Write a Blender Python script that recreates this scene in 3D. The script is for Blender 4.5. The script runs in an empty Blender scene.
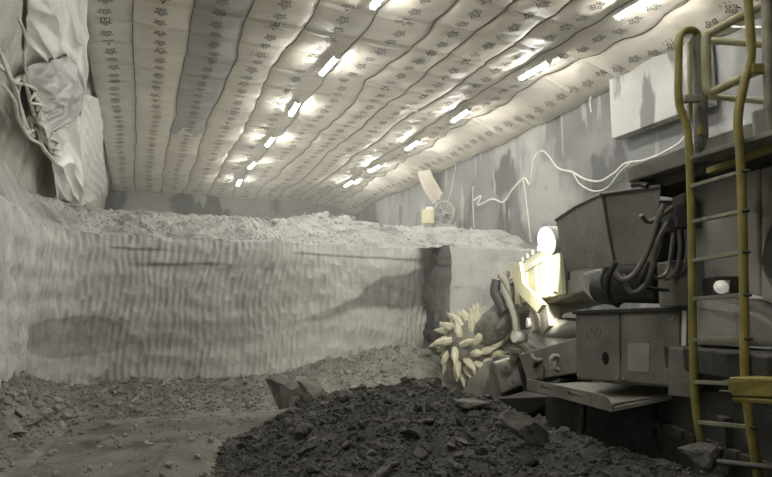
import bpy, bmesh, math, random
import numpy as np
from mathutils import Vector, Matrix, noise as mnoise

random.seed(7); RNG = np.random.default_rng(7)
S = bpy.context.scene
COL = S.collection
PI = math.pi

# ------------------------------------------------------------------ camera
F, CX, CY = 600.0, 386.0, 238.5           # focal length and centre in pixels of a 772 x 477 frame
PITCH = math.atan(77/600); EYE = 1.8
TH = math.radians(22.4)                   # the hall runs 22.4 degrees to the left of the camera heading
cam = bpy.data.cameras.new('camera'); cam.sensor_width = 36; cam.lens = 36*F/772
cam.clip_end = 200
co = bpy.data.objects.new('camera', cam); COL.objects.link(co)
co.location = (0, 0, EYE); co.rotation_euler = (PI/2+PITCH, 0, 0)
S.camera = co

# ------------------------------------------------------------------ world, exposure
w = bpy.data.worlds.new('world'); S.world = w; w.use_nodes = True
w.node_tree.nodes['Background'].inputs[0].default_value = (0.62, 0.63, 0.60, 1)
w.node_tree.nodes['Background'].inputs[1].default_value = 0.02
S.view_settings.view_transform = 'Standard'; S.view_settings.look = 'None'
S.view_settings.exposure = 0.5; S.view_settings.gamma = 1.0
S.view_settings.use_curve_mapping = False
S.cycles.use_denoising = True; S.cycles.denoising_prefilter = 'NONE'
S.cycles.max_bounces = 8; S.cycles.diffuse_bounces = 5; S.cycles.glossy_bounces = 3; S.cycles.volume_bounces = 1
S.cycles.sample_clamp_indirect = 6
LAMP_EMIT = 185.0        # fluorescent tubes under the roof sheet
FLOOD_W = 380.0         # working floodlight on the cutting machine
HAZE = 0.010

# ------------------------------------------------------------------ frames
fwv = np.array([0, math.cos(PITCH), math.sin(PITCH)]); upv = np.array([0, -math.sin(PITCH), math.cos(PITCH)])
Uv = np.array([math.cos(TH), math.sin(TH), 0]); Vv = np.array([-math.sin(TH), math.cos(TH), 0])
def _ray(px, py): return fwv*F + np.array([px-CX, 0, 0]) - upv*(py-CY)
def P(px, py, y):
    "surveyed point: sight line through a photo point, at the measured forward distance y"
    d = _ray(px, py); return Vector(np.array([0, 0, EYE]) + d*(y/d[1]))
def T(u, v, z): return Vector(Uv*u + Vv*v + np.array([0, 0, z]))
def wallpt(px, py, u):
    "(v, z) on the hall plane u"
    d = _ray(px, py); p = np.array([0, 0, EYE]) + d*(u/(d @ Uv)); return float(p @ Vv), float(p[2])

# ------------------------------------------------------------------ numpy noise
def _h(i, j, s):
    n = (i.astype(np.int64)*374761393 + j.astype(np.int64)*668265263 + s*974711) & 0x7fffffff
    n = ((n ^ (n >> 13))*1274126177) & 0x7fffffff
    return ((n ^ (n >> 16)) & 0xffff)/65535.0
def vn(x, y, s=0):
    x = np.asarray(x, float); y = np.asarray(y, float)
    i = np.floor(x); j = np.floor(y); fx = x-i; fy = y-j
    fx = fx*fx*(3-2*fx); fy = fy*fy*(3-2*fy); i = i.astype(np.int64); j = j.astype(np.int64)
    a = _h(i, j, s); b = _h(i+1, j, s); c = _h(i, j+1, s); d = _h(i+1, j+1, s)
    return (a+(b-a)*fx)*(1-fy) + (c+(d-c)*fx)*fy
def fbm(x, y, s=0, o=4, g=0.5):
    t = 0; a = 1; n = 0
    for k in range(o):
        t = t + a*vn(np.asarray(x)*2**k, np.asarray(y)*2**k, s+k*17); n += a; a *= g
    return t/n*2-1
def sst(a, b, x):
    t = np.clip((np.asarray(x, float)-a)/(b-a), 0, 1); return t*t*(3-2*t)

# ------------------------------------------------------------------ materials
def mat(name, c1, c2, scale=3.0, rough=0.8, bump=0.2, bscale=20.0, spec=0.3, metal=0.0, dust=None, dust_amt=0.0, rand=0.0,
        stretch=(1, 1, 1), detail=6, contrast=(0.35, 0.65)):
    m = bpy.data.materials.new(name); m.use_nodes = True
    nt = m.node_tree; N = nt.nodes; L = nt.links
    b = N['Principled BSDF']; b.inputs['Roughness'].default_value = rough
    b.inputs['Specular IOR Level'].default_value = spec; b.inputs['Metallic'].default_value = metal
    tc = N.new('ShaderNodeTexCoord'); mp = N.new('ShaderNodeMapping'); mp.inputs['Scale'].default_value = stretch
    L.new(tc.outputs['Object'], mp.inputs[0])
    n = N.new('ShaderNodeTexNoise'); n.inputs['Scale'].default_value = scale; n.inputs['Detail'].default_value = detail
    L.new(mp.outputs[0], n.inputs[0])
    r = N.new('ShaderNodeValToRGB'); r.color_ramp.elements[0].position = contrast[0]; r.color_ramp.elements[1].position = contrast[1]
    r.color_ramp.elements[0].color = (*c1, 1); r.color_ramp.elements[1].color = (*c2, 1)
    L.new(n.outputs['Fac'], r.inputs[0]); out = r.outputs[0]
    if rand:
        oi = N.new('ShaderNodeObjectInfo'); mr = N.new('ShaderNodeMapRange')
        mr.inputs[3].default_value = 1-rand; mr.inputs[4].default_value = 1+rand
        L.new(oi.outputs['Random'], mr.inputs[0])
        mx = N.new('ShaderNodeVectorMath'); mx.operation = 'SCALE'
        L.new(out, mx.inputs[0]); L.new(mr.outputs[0], mx.inputs['Scale']); out = mx.outputs[0]
    if dust is not None:
        ge = N.new('ShaderNodeNewGeometry'); sp = N.new('ShaderNodeSeparateXYZ'); L.new(ge.outputs['Normal'], sp.inputs[0])
        mr = N.new('ShaderNodeMapRange'); mr.inputs[1].default_value = 0.15; mr.inputs[2].default_value = 0.9
        mr.inputs[4].default_value = dust_amt; L.new(sp.outputs['Z'], mr.inputs[0])
        mx = N.new('ShaderNodeMix'); mx.data_type = 'RGBA'; mx.inputs[7].default_value = (*dust, 1)
        L.new(mr.outputs[0], mx.inputs[0]); L.new(out, mx.inputs[6]); out = mx.outputs[2]
    L.new(out, b.inputs['Base Color'])
    if bump:
        n2 = N.new('ShaderNodeTexNoise'); n2.inputs['Scale'].default_value = bscale; n2.inputs['Detail'].default_value = 5
        L.new(mp.outputs[0], n2.inputs[0])
        bp = N.new('ShaderNodeBump'); bp.inputs['Strength'].default_value = bump; bp.inputs['Distance'].default_value = 0.03
        L.new(n2.outputs['Fac'], bp.inputs['Height']); L.new(bp.outputs[0], b.inputs['Normal'])
    return m
def blend_attr(m, attr, col):
    "a second colour where the mesh attribute says so"
    nt = m.node_tree; N = nt.nodes; L = nt.links; b = N['Principled BSDF']
    src = b.inputs['Base Color'].links[0].from_socket
    a = N.new('ShaderNodeAttribute'); a.attribute_name = attr
    mx = N.new('ShaderNodeMix'); mx.data_type = 'RGBA'; mx.inputs[7].default_value = (*col, 1)
    L.new(a.outputs['Fac'], mx.inputs[0]); L.new(src, mx.inputs[6]); L.new(mx.outputs[2], b.inputs['Base Color'])
    return m
def add_stain(m, col, scale, stretch, lo, hi, seed=0.0, zmin=None, zmax=None):
    "blotches of another colour with their own outline (damp, splashes)"
    nt = m.node_tree; N = nt.nodes; L = nt.links; b = N['Principled BSDF']
    src = b.inputs['Base Color'].links[0].from_socket
    tc = N.new('ShaderNodeTexCoord'); mp = N.new('ShaderNodeMapping')
    mp.inputs['Scale'].default_value = stretch; mp.inputs['Location'].default_value = (seed, seed*1.7, seed*.6)
    L.new(tc.outputs['Object'], mp.inputs[0])
    n = N.new('ShaderNodeTexNoise'); n.inputs['Scale'].default_value = scale; n.inputs['Detail'].default_value = 5
    L.new(mp.outputs[0], n.inputs[0])
    r = N.new('ShaderNodeMapRange'); r.inputs[1].default_value = lo; r.inputs[2].default_value = hi
    L.new(n.outputs['Fac'], r.inputs[0])
    mx = N.new('ShaderNodeMix'); mx.data_type = 'RGBA'; mx.inputs[7].default_value = (*col, 1)
    L.new(r.outputs[0], mx.inputs[0]); L.new(src, mx.inputs[6]); L.new(mx.outputs[2], b.inputs['Base Color'])
    return m
def emit(name, col, strength):
    m = bpy.data.materials.new(name); m.use_nodes = True
    b = m.node_tree.nodes['Principled BSDF']; b.inputs['Base Color'].default_value = (*col, 1)
    b.inputs['Emission Color'].default_value = (*col, 1); b.inputs['Emission Strength'].default_value = strength
    return m

M = {}
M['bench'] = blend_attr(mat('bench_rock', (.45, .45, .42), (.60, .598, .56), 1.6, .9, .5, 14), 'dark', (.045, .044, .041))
M['bench_stone'] = mat('bench_stone', (.34, .337, .31), (.54, .532, .485), 4, .95, .4, 18)
M['talus'] = mat('talus_rock', (.14, .134, .117), (.26, .249, .218), 3, .95, .8, 16)
M['talus_stone'] = mat('talus_stone', (.20, .192, .168), (.40, .385, .34), 4, .95, .5, 18, rand=.3)
M['floor'] = add_stain(mat('floor_dirt', (.12, .115, .10), (.20, .192, .166), 1.6, .95, .8, 14), (.075, .073, .066), 1.3, (1, 1, 1), .52, .62, 3)
M['muck'] = mat('muck', (.032, .031, .028), (.07, .067, .059), 5, .95, .9, 24)
M['muck_stone'] = mat('muck_stone', (.045, .043, .038), (.125, .12, .105), 4, .9, .5, 20, rand=.45)
M['slab'] = mat('slab_rock', (.09, .087, .077), (.17, .16, .14), 4, .9, .5, 18, rand=.25)
M['membrane'] = mat('membrane', (.58, .535, .445), (.68, .635, .535), .8, .5, .12, 7, .45)
M['membrane_grey'] = mat('membrane_grey', (.30, .30, .275), (.37, .365, .335), 1.5, .5, .15, 9, .4)
M['membrane_dull'] = mat('membrane_dull', (.52, .505, .445), (.61, .59, .52), 1.0, .4, .12, 7, .45)
M['ink'] = mat('printed_ink', (.09, .09, .084), (.16, .156, .145), 6, .7, 0)
M['cord'] = mat('seam_cord', (.05, .048, .044), (.09, .085, .075), 5, .8, 0)
M['sheet'] = mat('plastic_sheet', (.66, .655, .61), (.78, .77, .72), 1.2, .35, .12, 9, .5)
M['sheet_grey'] = mat('grey_sheet', (.40, .40, .37), (.50, .50, .46), 1.5, .4, .12, 9, .5)
M['tan_sheet'] = mat('tan_sheet', (.50, .45, .36), (.60, .54, .44), 1.5, .5, .1, 9, .4)
M['left_wall'] = add_stain(mat('left_wall_shotcrete', (.40, .39, .34), (.55, .54, .48), 1.4, .85, .7, 9), (.27, .265, .235), 1.2, (1, .5, .5), .56, .70, 5)
M['right_wall'] = add_stain(add_stain(add_stain(mat('right_wall_shotcrete', (.15, .15, .145), (.215, .215, .207), .55, .85, .6, 8),
        (.34, .335, .315), .60, (1, .7, .40), .53, .60, 7), (.10, .10, .096), .8, (1, .8, .45), .56, .60, 21), (.33, .325, .30), 2.2, (1, 1.5, .20), .60, .66, 13)
M['back_wall'] = blend_attr(mat('back_wall_shotcrete', (.24, .24, .23), (.33, .325, .305), .5, .85, .5, 8), 'dark', (.04, .04, .039))
M['board'] = add_stain(mat('pale_board', (.38, .375, .345), (.44, .435, .40), 1.2, .8, .3, 10), (.17, .17, .16), 1.2, (1, 1.3, .40), .50, .56, 15)
M['hose_white'] = mat('white_hose', (.62, .60, .53), (.76, .74, .66), 8, .6, .1)
M['lamp_case'] = mat('lamp_case', (.55, .55, .52), (.7, .7, .66), 5, .5, 0)
M['tube'] = emit('lit_tube', (1.0, .985, .945), LAMP_EMIT)
DUST = (.27, .255, .215)
M['steel'] = mat('dusty_grey_steel', (.15, .145, .125), (.235, .225, .19), 3.5, .6, .25, 30, .4, dust=DUST, dust_amt=.7)
M['steel_light'] = mat('pale_grey_steel', (.28, .273, .243), (.40, .388, .345), 3, .6, .2, 30, .4, dust=DUST, dust_amt=.5)
M['steel_dark'] = mat('dark_steel', (.035, .034, .030), (.07, .068, .058), 4, .7, .3, 25, .35, dust=DUST, dust_amt=.35)
M['panel'] = add_stain(mat('scuffed_pale_panel', (.30, .292, .26), (.42, .408, .365), 2.5, .5, .15, 20, .4), (.20, .19, .16), 3.0, (1, 1, .35), .58, .66, 4)
M['guard'] = mat('dark_guard_plate', (.12, .113, .096), (.18, .17, .143), 3, .38, .2, 20, .5, dust=DUST, dust_amt=.3)
M['boom_paint'] = mat('boom_paint', (.60, .58, .38), (.72, .70, .48), 3, .6, .15, 25, .3)
M['yellow'] = mat('yellow_paint', (.21, .18, .05), (.33, .28, .075), 5, .55, .2, 30, .4)
M['yellow_worn'] = mat('worn_pale_yellow', (.32, .29, .16), (.45, .42, .27), 6, .55, .2, 30, .4)
M['rung'] = mat('worn_rung', (.20, .19, .145), (.33, .31, .22), 8, .55, .2, 30, .4)
M['pick'] = mat('dusty_picks', (.50, .48, .36), (.68, .65, .50), 6, .7, .3, 30, .3)
M['drum'] = mat('cutter_drum', (.10, .098, .088), (.24, .234, .205), 4, .8, 1.0, 9, .3)
M['rubber'] = mat('black_rubber', (.022, .021, .020), (.05, .048, .044), 5, .6, .1, 20, .4, dust=DUST, dust_amt=.25)
M['hose'] = mat('machine_hose', (.12, .115, .10), (.19, .18, .155), 6, .6, .1, 20, .4, dust=DUST, dust_amt=.4)
M['label'] = mat('pale_plate', (.33, .32, .27), (.40, .385, .33), 6, .6, .05, 20, .3)
M['hole'] = mat('black_opening', (.006, .006, .006), (.012, .012, .011), 6, .9, 0)
M['white'] = mat('white_paint', (.66, .65, .60), (.75, .74, .70), 6, .5, .05, 20, .4)
M['chrome'] = mat('bright_rod', (.5, .5, .48), (.6, .6, .57), 6, .25, .0, 20, .5, metal=1)
M['flood'] = emit('flood_lens', (1.0, .98, .93), 1.6)
M['flood_dim'] = emit('headlamp_lens', (1.0, .97, .9), .18)

# ------------------------------------------------------------------ mesh helpers
def me_obj(name, verts, faces, m=None, parent=None, smooth=False, rotz=0.0, bevel=0.0, loc=None):
    me = bpy.data.meshes.new(name); me.from_pydata([tuple(v) for v in verts], [], [tuple(f) for f in faces]); me.validate()
    o = bpy.data.objects.new(name, me); COL.objects.link(o)
    if m is not None: me.materials.append(m)
    if smooth: me.polygons.foreach_set('use_smooth', [True]*len(me.polygons))
    o.rotation_euler.z = rotz
    if loc is not None: o.location = loc
    if parent is not None: o.parent = parent
    if bevel:
        b = o.modifiers.new('bevel', 'BEVEL'); b.width = bevel; b.segments = 2; b.limit_method = 'ANGLE'; b.angle_limit = math.radians(40)
    return o
def grid_faces(nr, nc):
    i = np.arange(nr-1)[:, None]*nc + np.arange(nc-1)[None, :]
    return np.stack([i, i+1, i+nc+1, i+nc], -1).reshape(-1, 4).tolist()
class MB:
    def __init__(s): s.v = []; s.f = []
    def add(s, vs, fs):
        k = len(s.v); s.v += [Vector(v) for v in vs]; s.f += [tuple(i+k for i in f) for f in fs]; return s
    def box(s, c, d, R=None):
        x, y, z = (q/2 for q in d); vs = [Vector((a*x, b*y, e*z)) for e in (-1, 1) for a, b in ((-1, -1), (1, -1), (1, 1), (-1, 1))]
        if R is not None: vs = [R @ v for v in vs]
        c = Vector(c)
        return s.add([v+c for v in vs], [(3, 2, 1, 0), (4, 5, 6, 7), (0, 1, 5, 4), (1, 2, 6, 5), (2, 3, 7, 6), (3, 0, 4, 7)])
    def prism(s, pts, ext):
        "polygon of 3D points pushed along ext"
        n = len(pts); ext = Vector(ext); pts = [Vector(p) for p in pts]
        return s.add(pts+[p+ext for p in pts], [tuple(range(n))[::-1], tuple(range(n, 2*n))] + [(i, (i+1) % n, n+(i+1) % n, n+i) for i in range(n)])
    def tube(s, pts, r, n=8, closed=False):
        pts = [Vector(p) for p in pts]; rs = r if isinstance(r, (list, tuple)) else [r]*len(pts)
        prev = None; rings = []
        for i, p in enumerate(pts):
            if closed: t = pts[(i+1) % len(pts)]-pts[i-1]
            else: t = pts[min(i+1, len(pts)-1)]-pts[max(i-1, 0)]
            t.normalize()
            if prev is None:
                a = Vector((0, 0, 1)) if abs(t.z) < .9 else Vector((1, 0, 0)); x = t.cross(a).normalized()
            else: x = (prev - t*prev.dot(t)).normalized()
            prev = x; y = t.cross(x)
            rings.append([p + (x*math.cos(2*PI*k/n) + y*math.sin(2*PI*k/n))*rs[i] for k in range(n)])
        k0 = len(s.v)
        for rg in rings: s.v += rg
        m = len(rings)
        for i in range(m if closed else m-1):
            for k in range(n):
                a = k0+i*n; b = k0+((i+1) % m)*n
                s.f.append((a+k, a+(k+1) % n, b+(k+1) % n, b+k))
        if not closed:
            s.f.append(tuple(k0+k for k in range(n))[::-1]); s.f.append(tuple(k0+(m-1)*n+k for k in range(n)))
        return s
    def loft(s, secs):
        n = len(secs[0]); k0 = len(s.v)
        for sec in secs: s.v += [Vector(p) for p in sec]
        for i in range(len(secs)-1):
            for k in range(n):
                a = k0+i*n; b = a+n
                s.f.append((a+k, a+(k+1) % n, b+(k+1) % n, b+k))
        s.f.append(tuple(k0+k for k in range(n))[::-1]); s.f.append(tuple(k0+(len(secs)-1)*n+k for k in range(n)))
        return s
    def build(s, name, m, parent=None, bevel=0.0, smooth=False):
        o = me_obj(name, s.v, s.f, m, parent, smooth, bevel=bevel)
        bm = bmesh.new(); bm.from_mesh(o.data); bmesh.ops.recalc_face_normals(bm, faces=bm.faces); bm.to_mesh(o.data); bm.free()
        if smooth and len(o.data.polygons):
            try: o.data.set_sharp_from_angle(angle=math.radians(45))
            except Exception: pass
        return o
def curve_pts(ctrl, n=10):
    "Catmull-Rom through control points"
    c = [Vector(p) for p in ctrl]; c = [c[0]*2-c[1]] + c + [c[-1]*2-c[-2]]; out = []
    for i in range(1, len(c)-2):
        for k in range(n):
            t = k/n; a, b, d, e = c[i-1], c[i], c[i+1], c[i+2]
            out.append(.5*((2*b) + (d-a)*t + (2*a-5*b+4*d-e)*t*t + (3*b-a-3*d+e)*t**3))
    out.append(c[-2]); return out
def tag(o, label=None, cat=None, group=None, kind=None):
    if label: o['label'] = label
    if cat: o['category'] = cat
    if group: o['group'] = group
    if kind: o['kind'] = kind
    return o
def empty(name, loc, label, cat, group=None):
    o = bpy.data.objects.new(name, None); COL.objects.link(o); o.location = loc; o.empty_display_size = .2
    return tag(o, label, cat, group)
def adopt(o, root):
    "parent o (built in place) to root without moving it"
    o.parent = root; o.matrix_parent_inverse = Matrix.Translation(root.location).inverted(); return o

# rock shapes shared by all the stones
def rock_mesh(name, m, sub=2, seed=0, flat=(1, 1, 1), cuts=7):
    bm = bmesh.new(); bmesh.ops.create_icosphere(bm, subdivisions=sub, radius=1.0)
    r = random.Random(seed); pl = []
    for _ in range(cuts):
        n = Vector((r.gauss(0, 1), r.gauss(0, 1), r.gauss(0, 1))).normalized(); pl.append((n, r.uniform(.45, .8)))
    for v in bm.verts:
        for n, d in pl:
            k = v.co.dot(n)
            if k > d: v.co -= n*(k-d)
        v.co += Vector((r.uniform(-1, 1), r.uniform(-1, 1), r.uniform(-1, 1)))*.04
        v.co = Vector((v.co.x*flat[0], v.co.y*flat[1], v.co.z*flat[2]))
    me = bpy.data.meshes.new(name); bm.to_mesh(me); bm.free(); me.materials.append(m); return me
FL = [(1, .8, .6), (1.1, .7, .45), (1, .9, .75), (1.2, .8, .35), (.9, .8, .8), (1.25, .6, .5), (1, 1, .45), (1, .75, .65)]
MUCK_ROCKS = [rock_mesh('rock', M['muck_stone'], 2 if k < 4 else 1, 40+k, FL[k]) for k in range(8)]
TALUS_ROCKS = [rock_mesh('stone', M['talus_stone'], 1, 80+k, FL[k]) for k in range(8)]
BENCH_ROCKS = [rock_mesh('stone', M['bench_stone'], 1, 120+k, FL[k]) for k in range(4)]
def put_stone(name, me, p, s, parent, rot=None):
    o = bpy.data.objects.new(name, me); COL.objects.link(o); o.location = p; o.scale = (s, s, s)
    o.rotation_euler = rot if rot else (random.uniform(-.7, .7), random.uniform(-.7, .7), random.uniform(0, 6.28))
    o.parent = parent; return o
def gravel(name, spots, m, parent, seed=1):
    "all the stones too small to tell apart, one object"
    r = random.Random(seed); bm = bmesh.new(); bmesh.ops.create_icosphere(bm, subdivisions=1, radius=1)
    base = np.array([v.co[:] for v in bm.verts]); fc = np.array([[v.index for v in f.verts] for f in bm.faces]); bm.free()
    # an irregular 12-corner stone from the icosahedron
    bm = bmesh.new(); bmesh.ops.create_icosphere(bm, subdivisions=1, radius=1.0); bm.free()
    phi = (1+5**.5)/2
    base = np.array([(-1, phi, 0), (1, phi, 0), (-1, -phi, 0), (1, -phi, 0), (0, -1, phi), (0, 1, phi), (0, -1, -phi), (0, 1, -phi), (phi, 0, -1), (phi, 0, 1), (-phi, 0, -1), (-phi, 0, 1)])/1.9
    fc = np.array([(0, 11, 5), (0, 5, 1), (0, 1, 7), (0, 7, 10), (0, 10, 11), (1, 5, 9), (5, 11, 4), (11, 10, 2), (10, 7, 6), (7, 1, 8), (3, 9, 4), (3, 4, 2), (3, 2, 6), (3, 6, 8), (3, 8, 9), (4, 9, 5), (2, 4, 11), (6, 2, 10), (8, 6, 7), (9, 8, 1)])
    rg = np.random.default_rng(seed); V = []; Fc = []
    for k, (x, y, z, s) in enumerate(spots):
        q = base*rg.uniform(.7, 1.3, (12, 1))*np.array([1, rg.uniform(.5, .95), rg.uniform(.35, .8)])*s
        a, b, c = rg.uniform(-.8, .8), rg.uniform(-.8, .8), rg.uniform(0, 6.28)
        R = np.array((Matrix.Rotation(c, 3, 'Z') @ Matrix.Rotation(b, 3, 'Y') @ Matrix.Rotation(a, 3, 'X')))
        V.append(q @ R.T + np.array([x, y, z])); Fc.append(fc+12*k)
    V = np.concatenate(V); Fc = np.concatenate(Fc)
    o = me_obj(name, V.tolist(), Fc.tolist(), m, parent); o['kind'] = 'stuff'; return o

# ================================================================== THE HALL
U0, U1, V1, ZC = -1.35, 10.95, 31.0, 8.0     # left and right edges of the ceiling, back wall, ceiling height

# ---- floor: packed dirt
def floor_h(x, y):
    h = .05*fbm(x*.6, y*.6, 3, 4) + .025*fbm(x*4, y*4, 9, 3)
    h = h + .26*np.exp(-(((x+2.45)/.30)**2 + ((y-7.7)/.9)**2)) + .10*np.exp(-(((x+1.95)/.2)**2 + ((y-7.6)/.8)**2))
    h = h*(1+.5*fbm(x*6, y*6, 31, 2))
    return h
xs = np.arange(-9, 12.01, .09); ys = np.arange(-3, 18.01, .09)
X, Y = np.meshgrid(xs, ys); Zf = floor_h(X, Y)
fl = me_obj('floor', np.stack([X, Y, Zf], -1).reshape(-1, 3).tolist(), grid_faces(len(ys), len(xs)), M['floor'], smooth=True)
tag(fl, 'packed brown dirt floor of the hall with ruts and crumbs', 'floor', kind='structure')
# ---- outer ground under and behind everything (keeps the hall closed)
bs = MB().box((4.8, 13, -.45), (16, 40, .3)).build('trim_1', M['floor']); bs.rotation_euler.z = TH
tag(bs, 'rough rock base under the dirt floor', 'rock base', kind='structure')

# ---- back wall
n1, n2 = 260, 130
uu, zz = np.meshgrid(np.linspace(-3, 12, n1), np.linspace(-.3, 9, n2))
vv = V1 + .12*fbm(uu*.7, zz*.7, 5) + .03*fbm(uu*3, zz*3, 6)
bw = me_obj('wall_back', np.stack([uu, vv, zz], -1).reshape(-1, 3).tolist(), grid_faces(n2, n1), M['back_wall'], smooth=True, rotz=TH)
wd = sst(.0, .35, np.minimum(uu-(1.3+.5*fbm(zz*2, zz*0, 301)), 4.35+.1*fbm(zz*2, zz*0, 303)-uu)/1.0)*sst(-.1, .1, 7.75+1.1*fbm(uu*3.2, uu*0, 305, 3)-zz)
wd = np.maximum(wd, sst(-.1, .1, -.7+.3*fbm(zz*1.5, zz*0, 307)-uu)*sst(-.3, .2, 7.6+.6*fbm(uu*3, uu*0, 309)-zz))
wd = np.maximum(wd, np.exp(-((uu-6.5)/.28)**2)*sst(7.0, 7.3, zz+.3*fbm(uu*5, uu*0, 311))*.7)
a_ = bw.data.attributes.new('dark', 'FLOAT', 'POINT'); a_.data.foreach_set('value', (np.clip(wd, 0, 1)*.9).reshape(-1).astype(np.float32))
tag(bw, 'grey shotcrete end wall with dark damp patches behind the bench', 'wall', kind='structure')
# ---- right wall
vv, zz = np.meshgrid(np.linspace(-6, V1+.4, 300), np.linspace(-.3, 9, 80))
uu = U1 + .10*fbm(vv*.5, zz*.5, 15) + .03*fbm(vv*2.5, zz*2.5, 16)
rw = me_obj('wall_right', np.stack([uu, vv, zz], -1).reshape(-1, 3).tolist(), grid_faces(80, 300), M['right_wall'], smooth=True, rotz=TH)
tag(rw, 'grey shotcrete side wall with pale streaks and dark splashes', 'wall', kind='structure')
# ---- left wall
def left_u(v, z):
    base = -2.5 + 1.1*np.clip((z-3.6)/4.5, 0, 1)**1.3 + .12*sst(14, 22, v)*(1-sst(6.5, 8, z))
    return base
def left_rough(v, z): return .13*fbm(v*.6, z*.9, 25) + .05*fbm(v*1.6, z*1.0, 26) + .03*fbm(v*3, z*.7, 29)
vv, zz = np.meshgrid(np.linspace(-6, V1+.4, 460), np.linspace(-.3, 8.6, 130))
uu = left_u(vv, zz) + left_rough(vv, zz)*(1-.6*sst(7.6, 8, zz))
lw = me_obj('wall_left', np.stack([uu, vv, zz], -1).reshape(-1, 3).tolist(), grid_faces(130, 460), M['left_wall'], smooth=True, rotz=TH)
tag(lw, 'pale rough shotcrete side wall behind the hanging plastic sheets', 'wall', kind='structure')
# ---- front wall, behind the photographer
fw_ = MB().box((4.8, -6.2, 4.2), (16, .3, 9.2)).build('wall_front', M['right_wall']); fw_.rotation_euler.z = TH
tag(fw_, 'dim rock wall closing the hall behind the viewer', 'wall', kind='structure')

# ---- ceiling: rock roof with membrane rolls hung under it
rf = MB().box((4.8, 13, 8.75), (16, 40, .5)).build('ceiling', M['right_wall']); rf.rotation_euler.z = TH
tag(rf, 'roof of the hall hung with long rolls of printed pale membrane', 'ceiling', kind='structure')
SEAM = [U0, -.36, .76, 1.86, 2.96, 4.2, 5.45, 6.55, 7.6, 8.55, 9.6, U1+.05]
PL = 1.20                                     # spacing of the cross pleats
def seam_u(k, v):
    a = .0 if k in (0, len(SEAM)-1) else (.015 + .010*k)
    return SEAM[k] + a*(fbm(v*.42, v*0+k*7.3, 50, 3)*3.4 + .25*np.sin(2*PI*v/PL+k))
def ceil_z(u, v, s):
    "s: 0..1 across the roll"
    vq = v+.10*fbm(u*.35, v*.35, 61)-.02*(u-4); fr = vq/PL-np.floor(vq/PL); dp = np.minimum(fr, 1-fr)*PL      # distance from the nearest cross pleat
    big = .5+.5*_h(np.floor(vq/PL+.5).astype(np.int64), np.floor(vq/PL+.5).astype(np.int64)*0+2, 9)
    pv = np.clip(dp/(PL/2), 0, 1)
    pill = .055*np.sin(PI*np.clip(s, 0, 1))**.7*(.45+.55*pv**.5) + .05*pv**.55 + .045*big*np.exp(-((fr*PL-.07)/.045)**2)
    w = sst(5.2, 8.5, u)
    wr = .018*fbm(u*1.2+v*.4, v*.9, 63) + (.015+.06*w)*(1-np.abs(fbm(u*2.0+v*.9, v*1.1-u*.5, 66, 3)))*.9 + .008*fbm(u*5, v*1.6, 68)
    droop = .42*sst(9.3, 10.9, u)*(1+.35*fbm(v*.5, u*0, 71)) + .14*sst(28.5, 31, v)*(1+fbm(u*.5, v*0, 72)) + .10*(1-sst(-1.3, -.7, u))
    return ZC - pill - wr - droop
vs = np.r_[np.arange(-5.8, 7.5, .2), np.arange(7.5, V1+.05, .06)]; NC = 15
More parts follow.
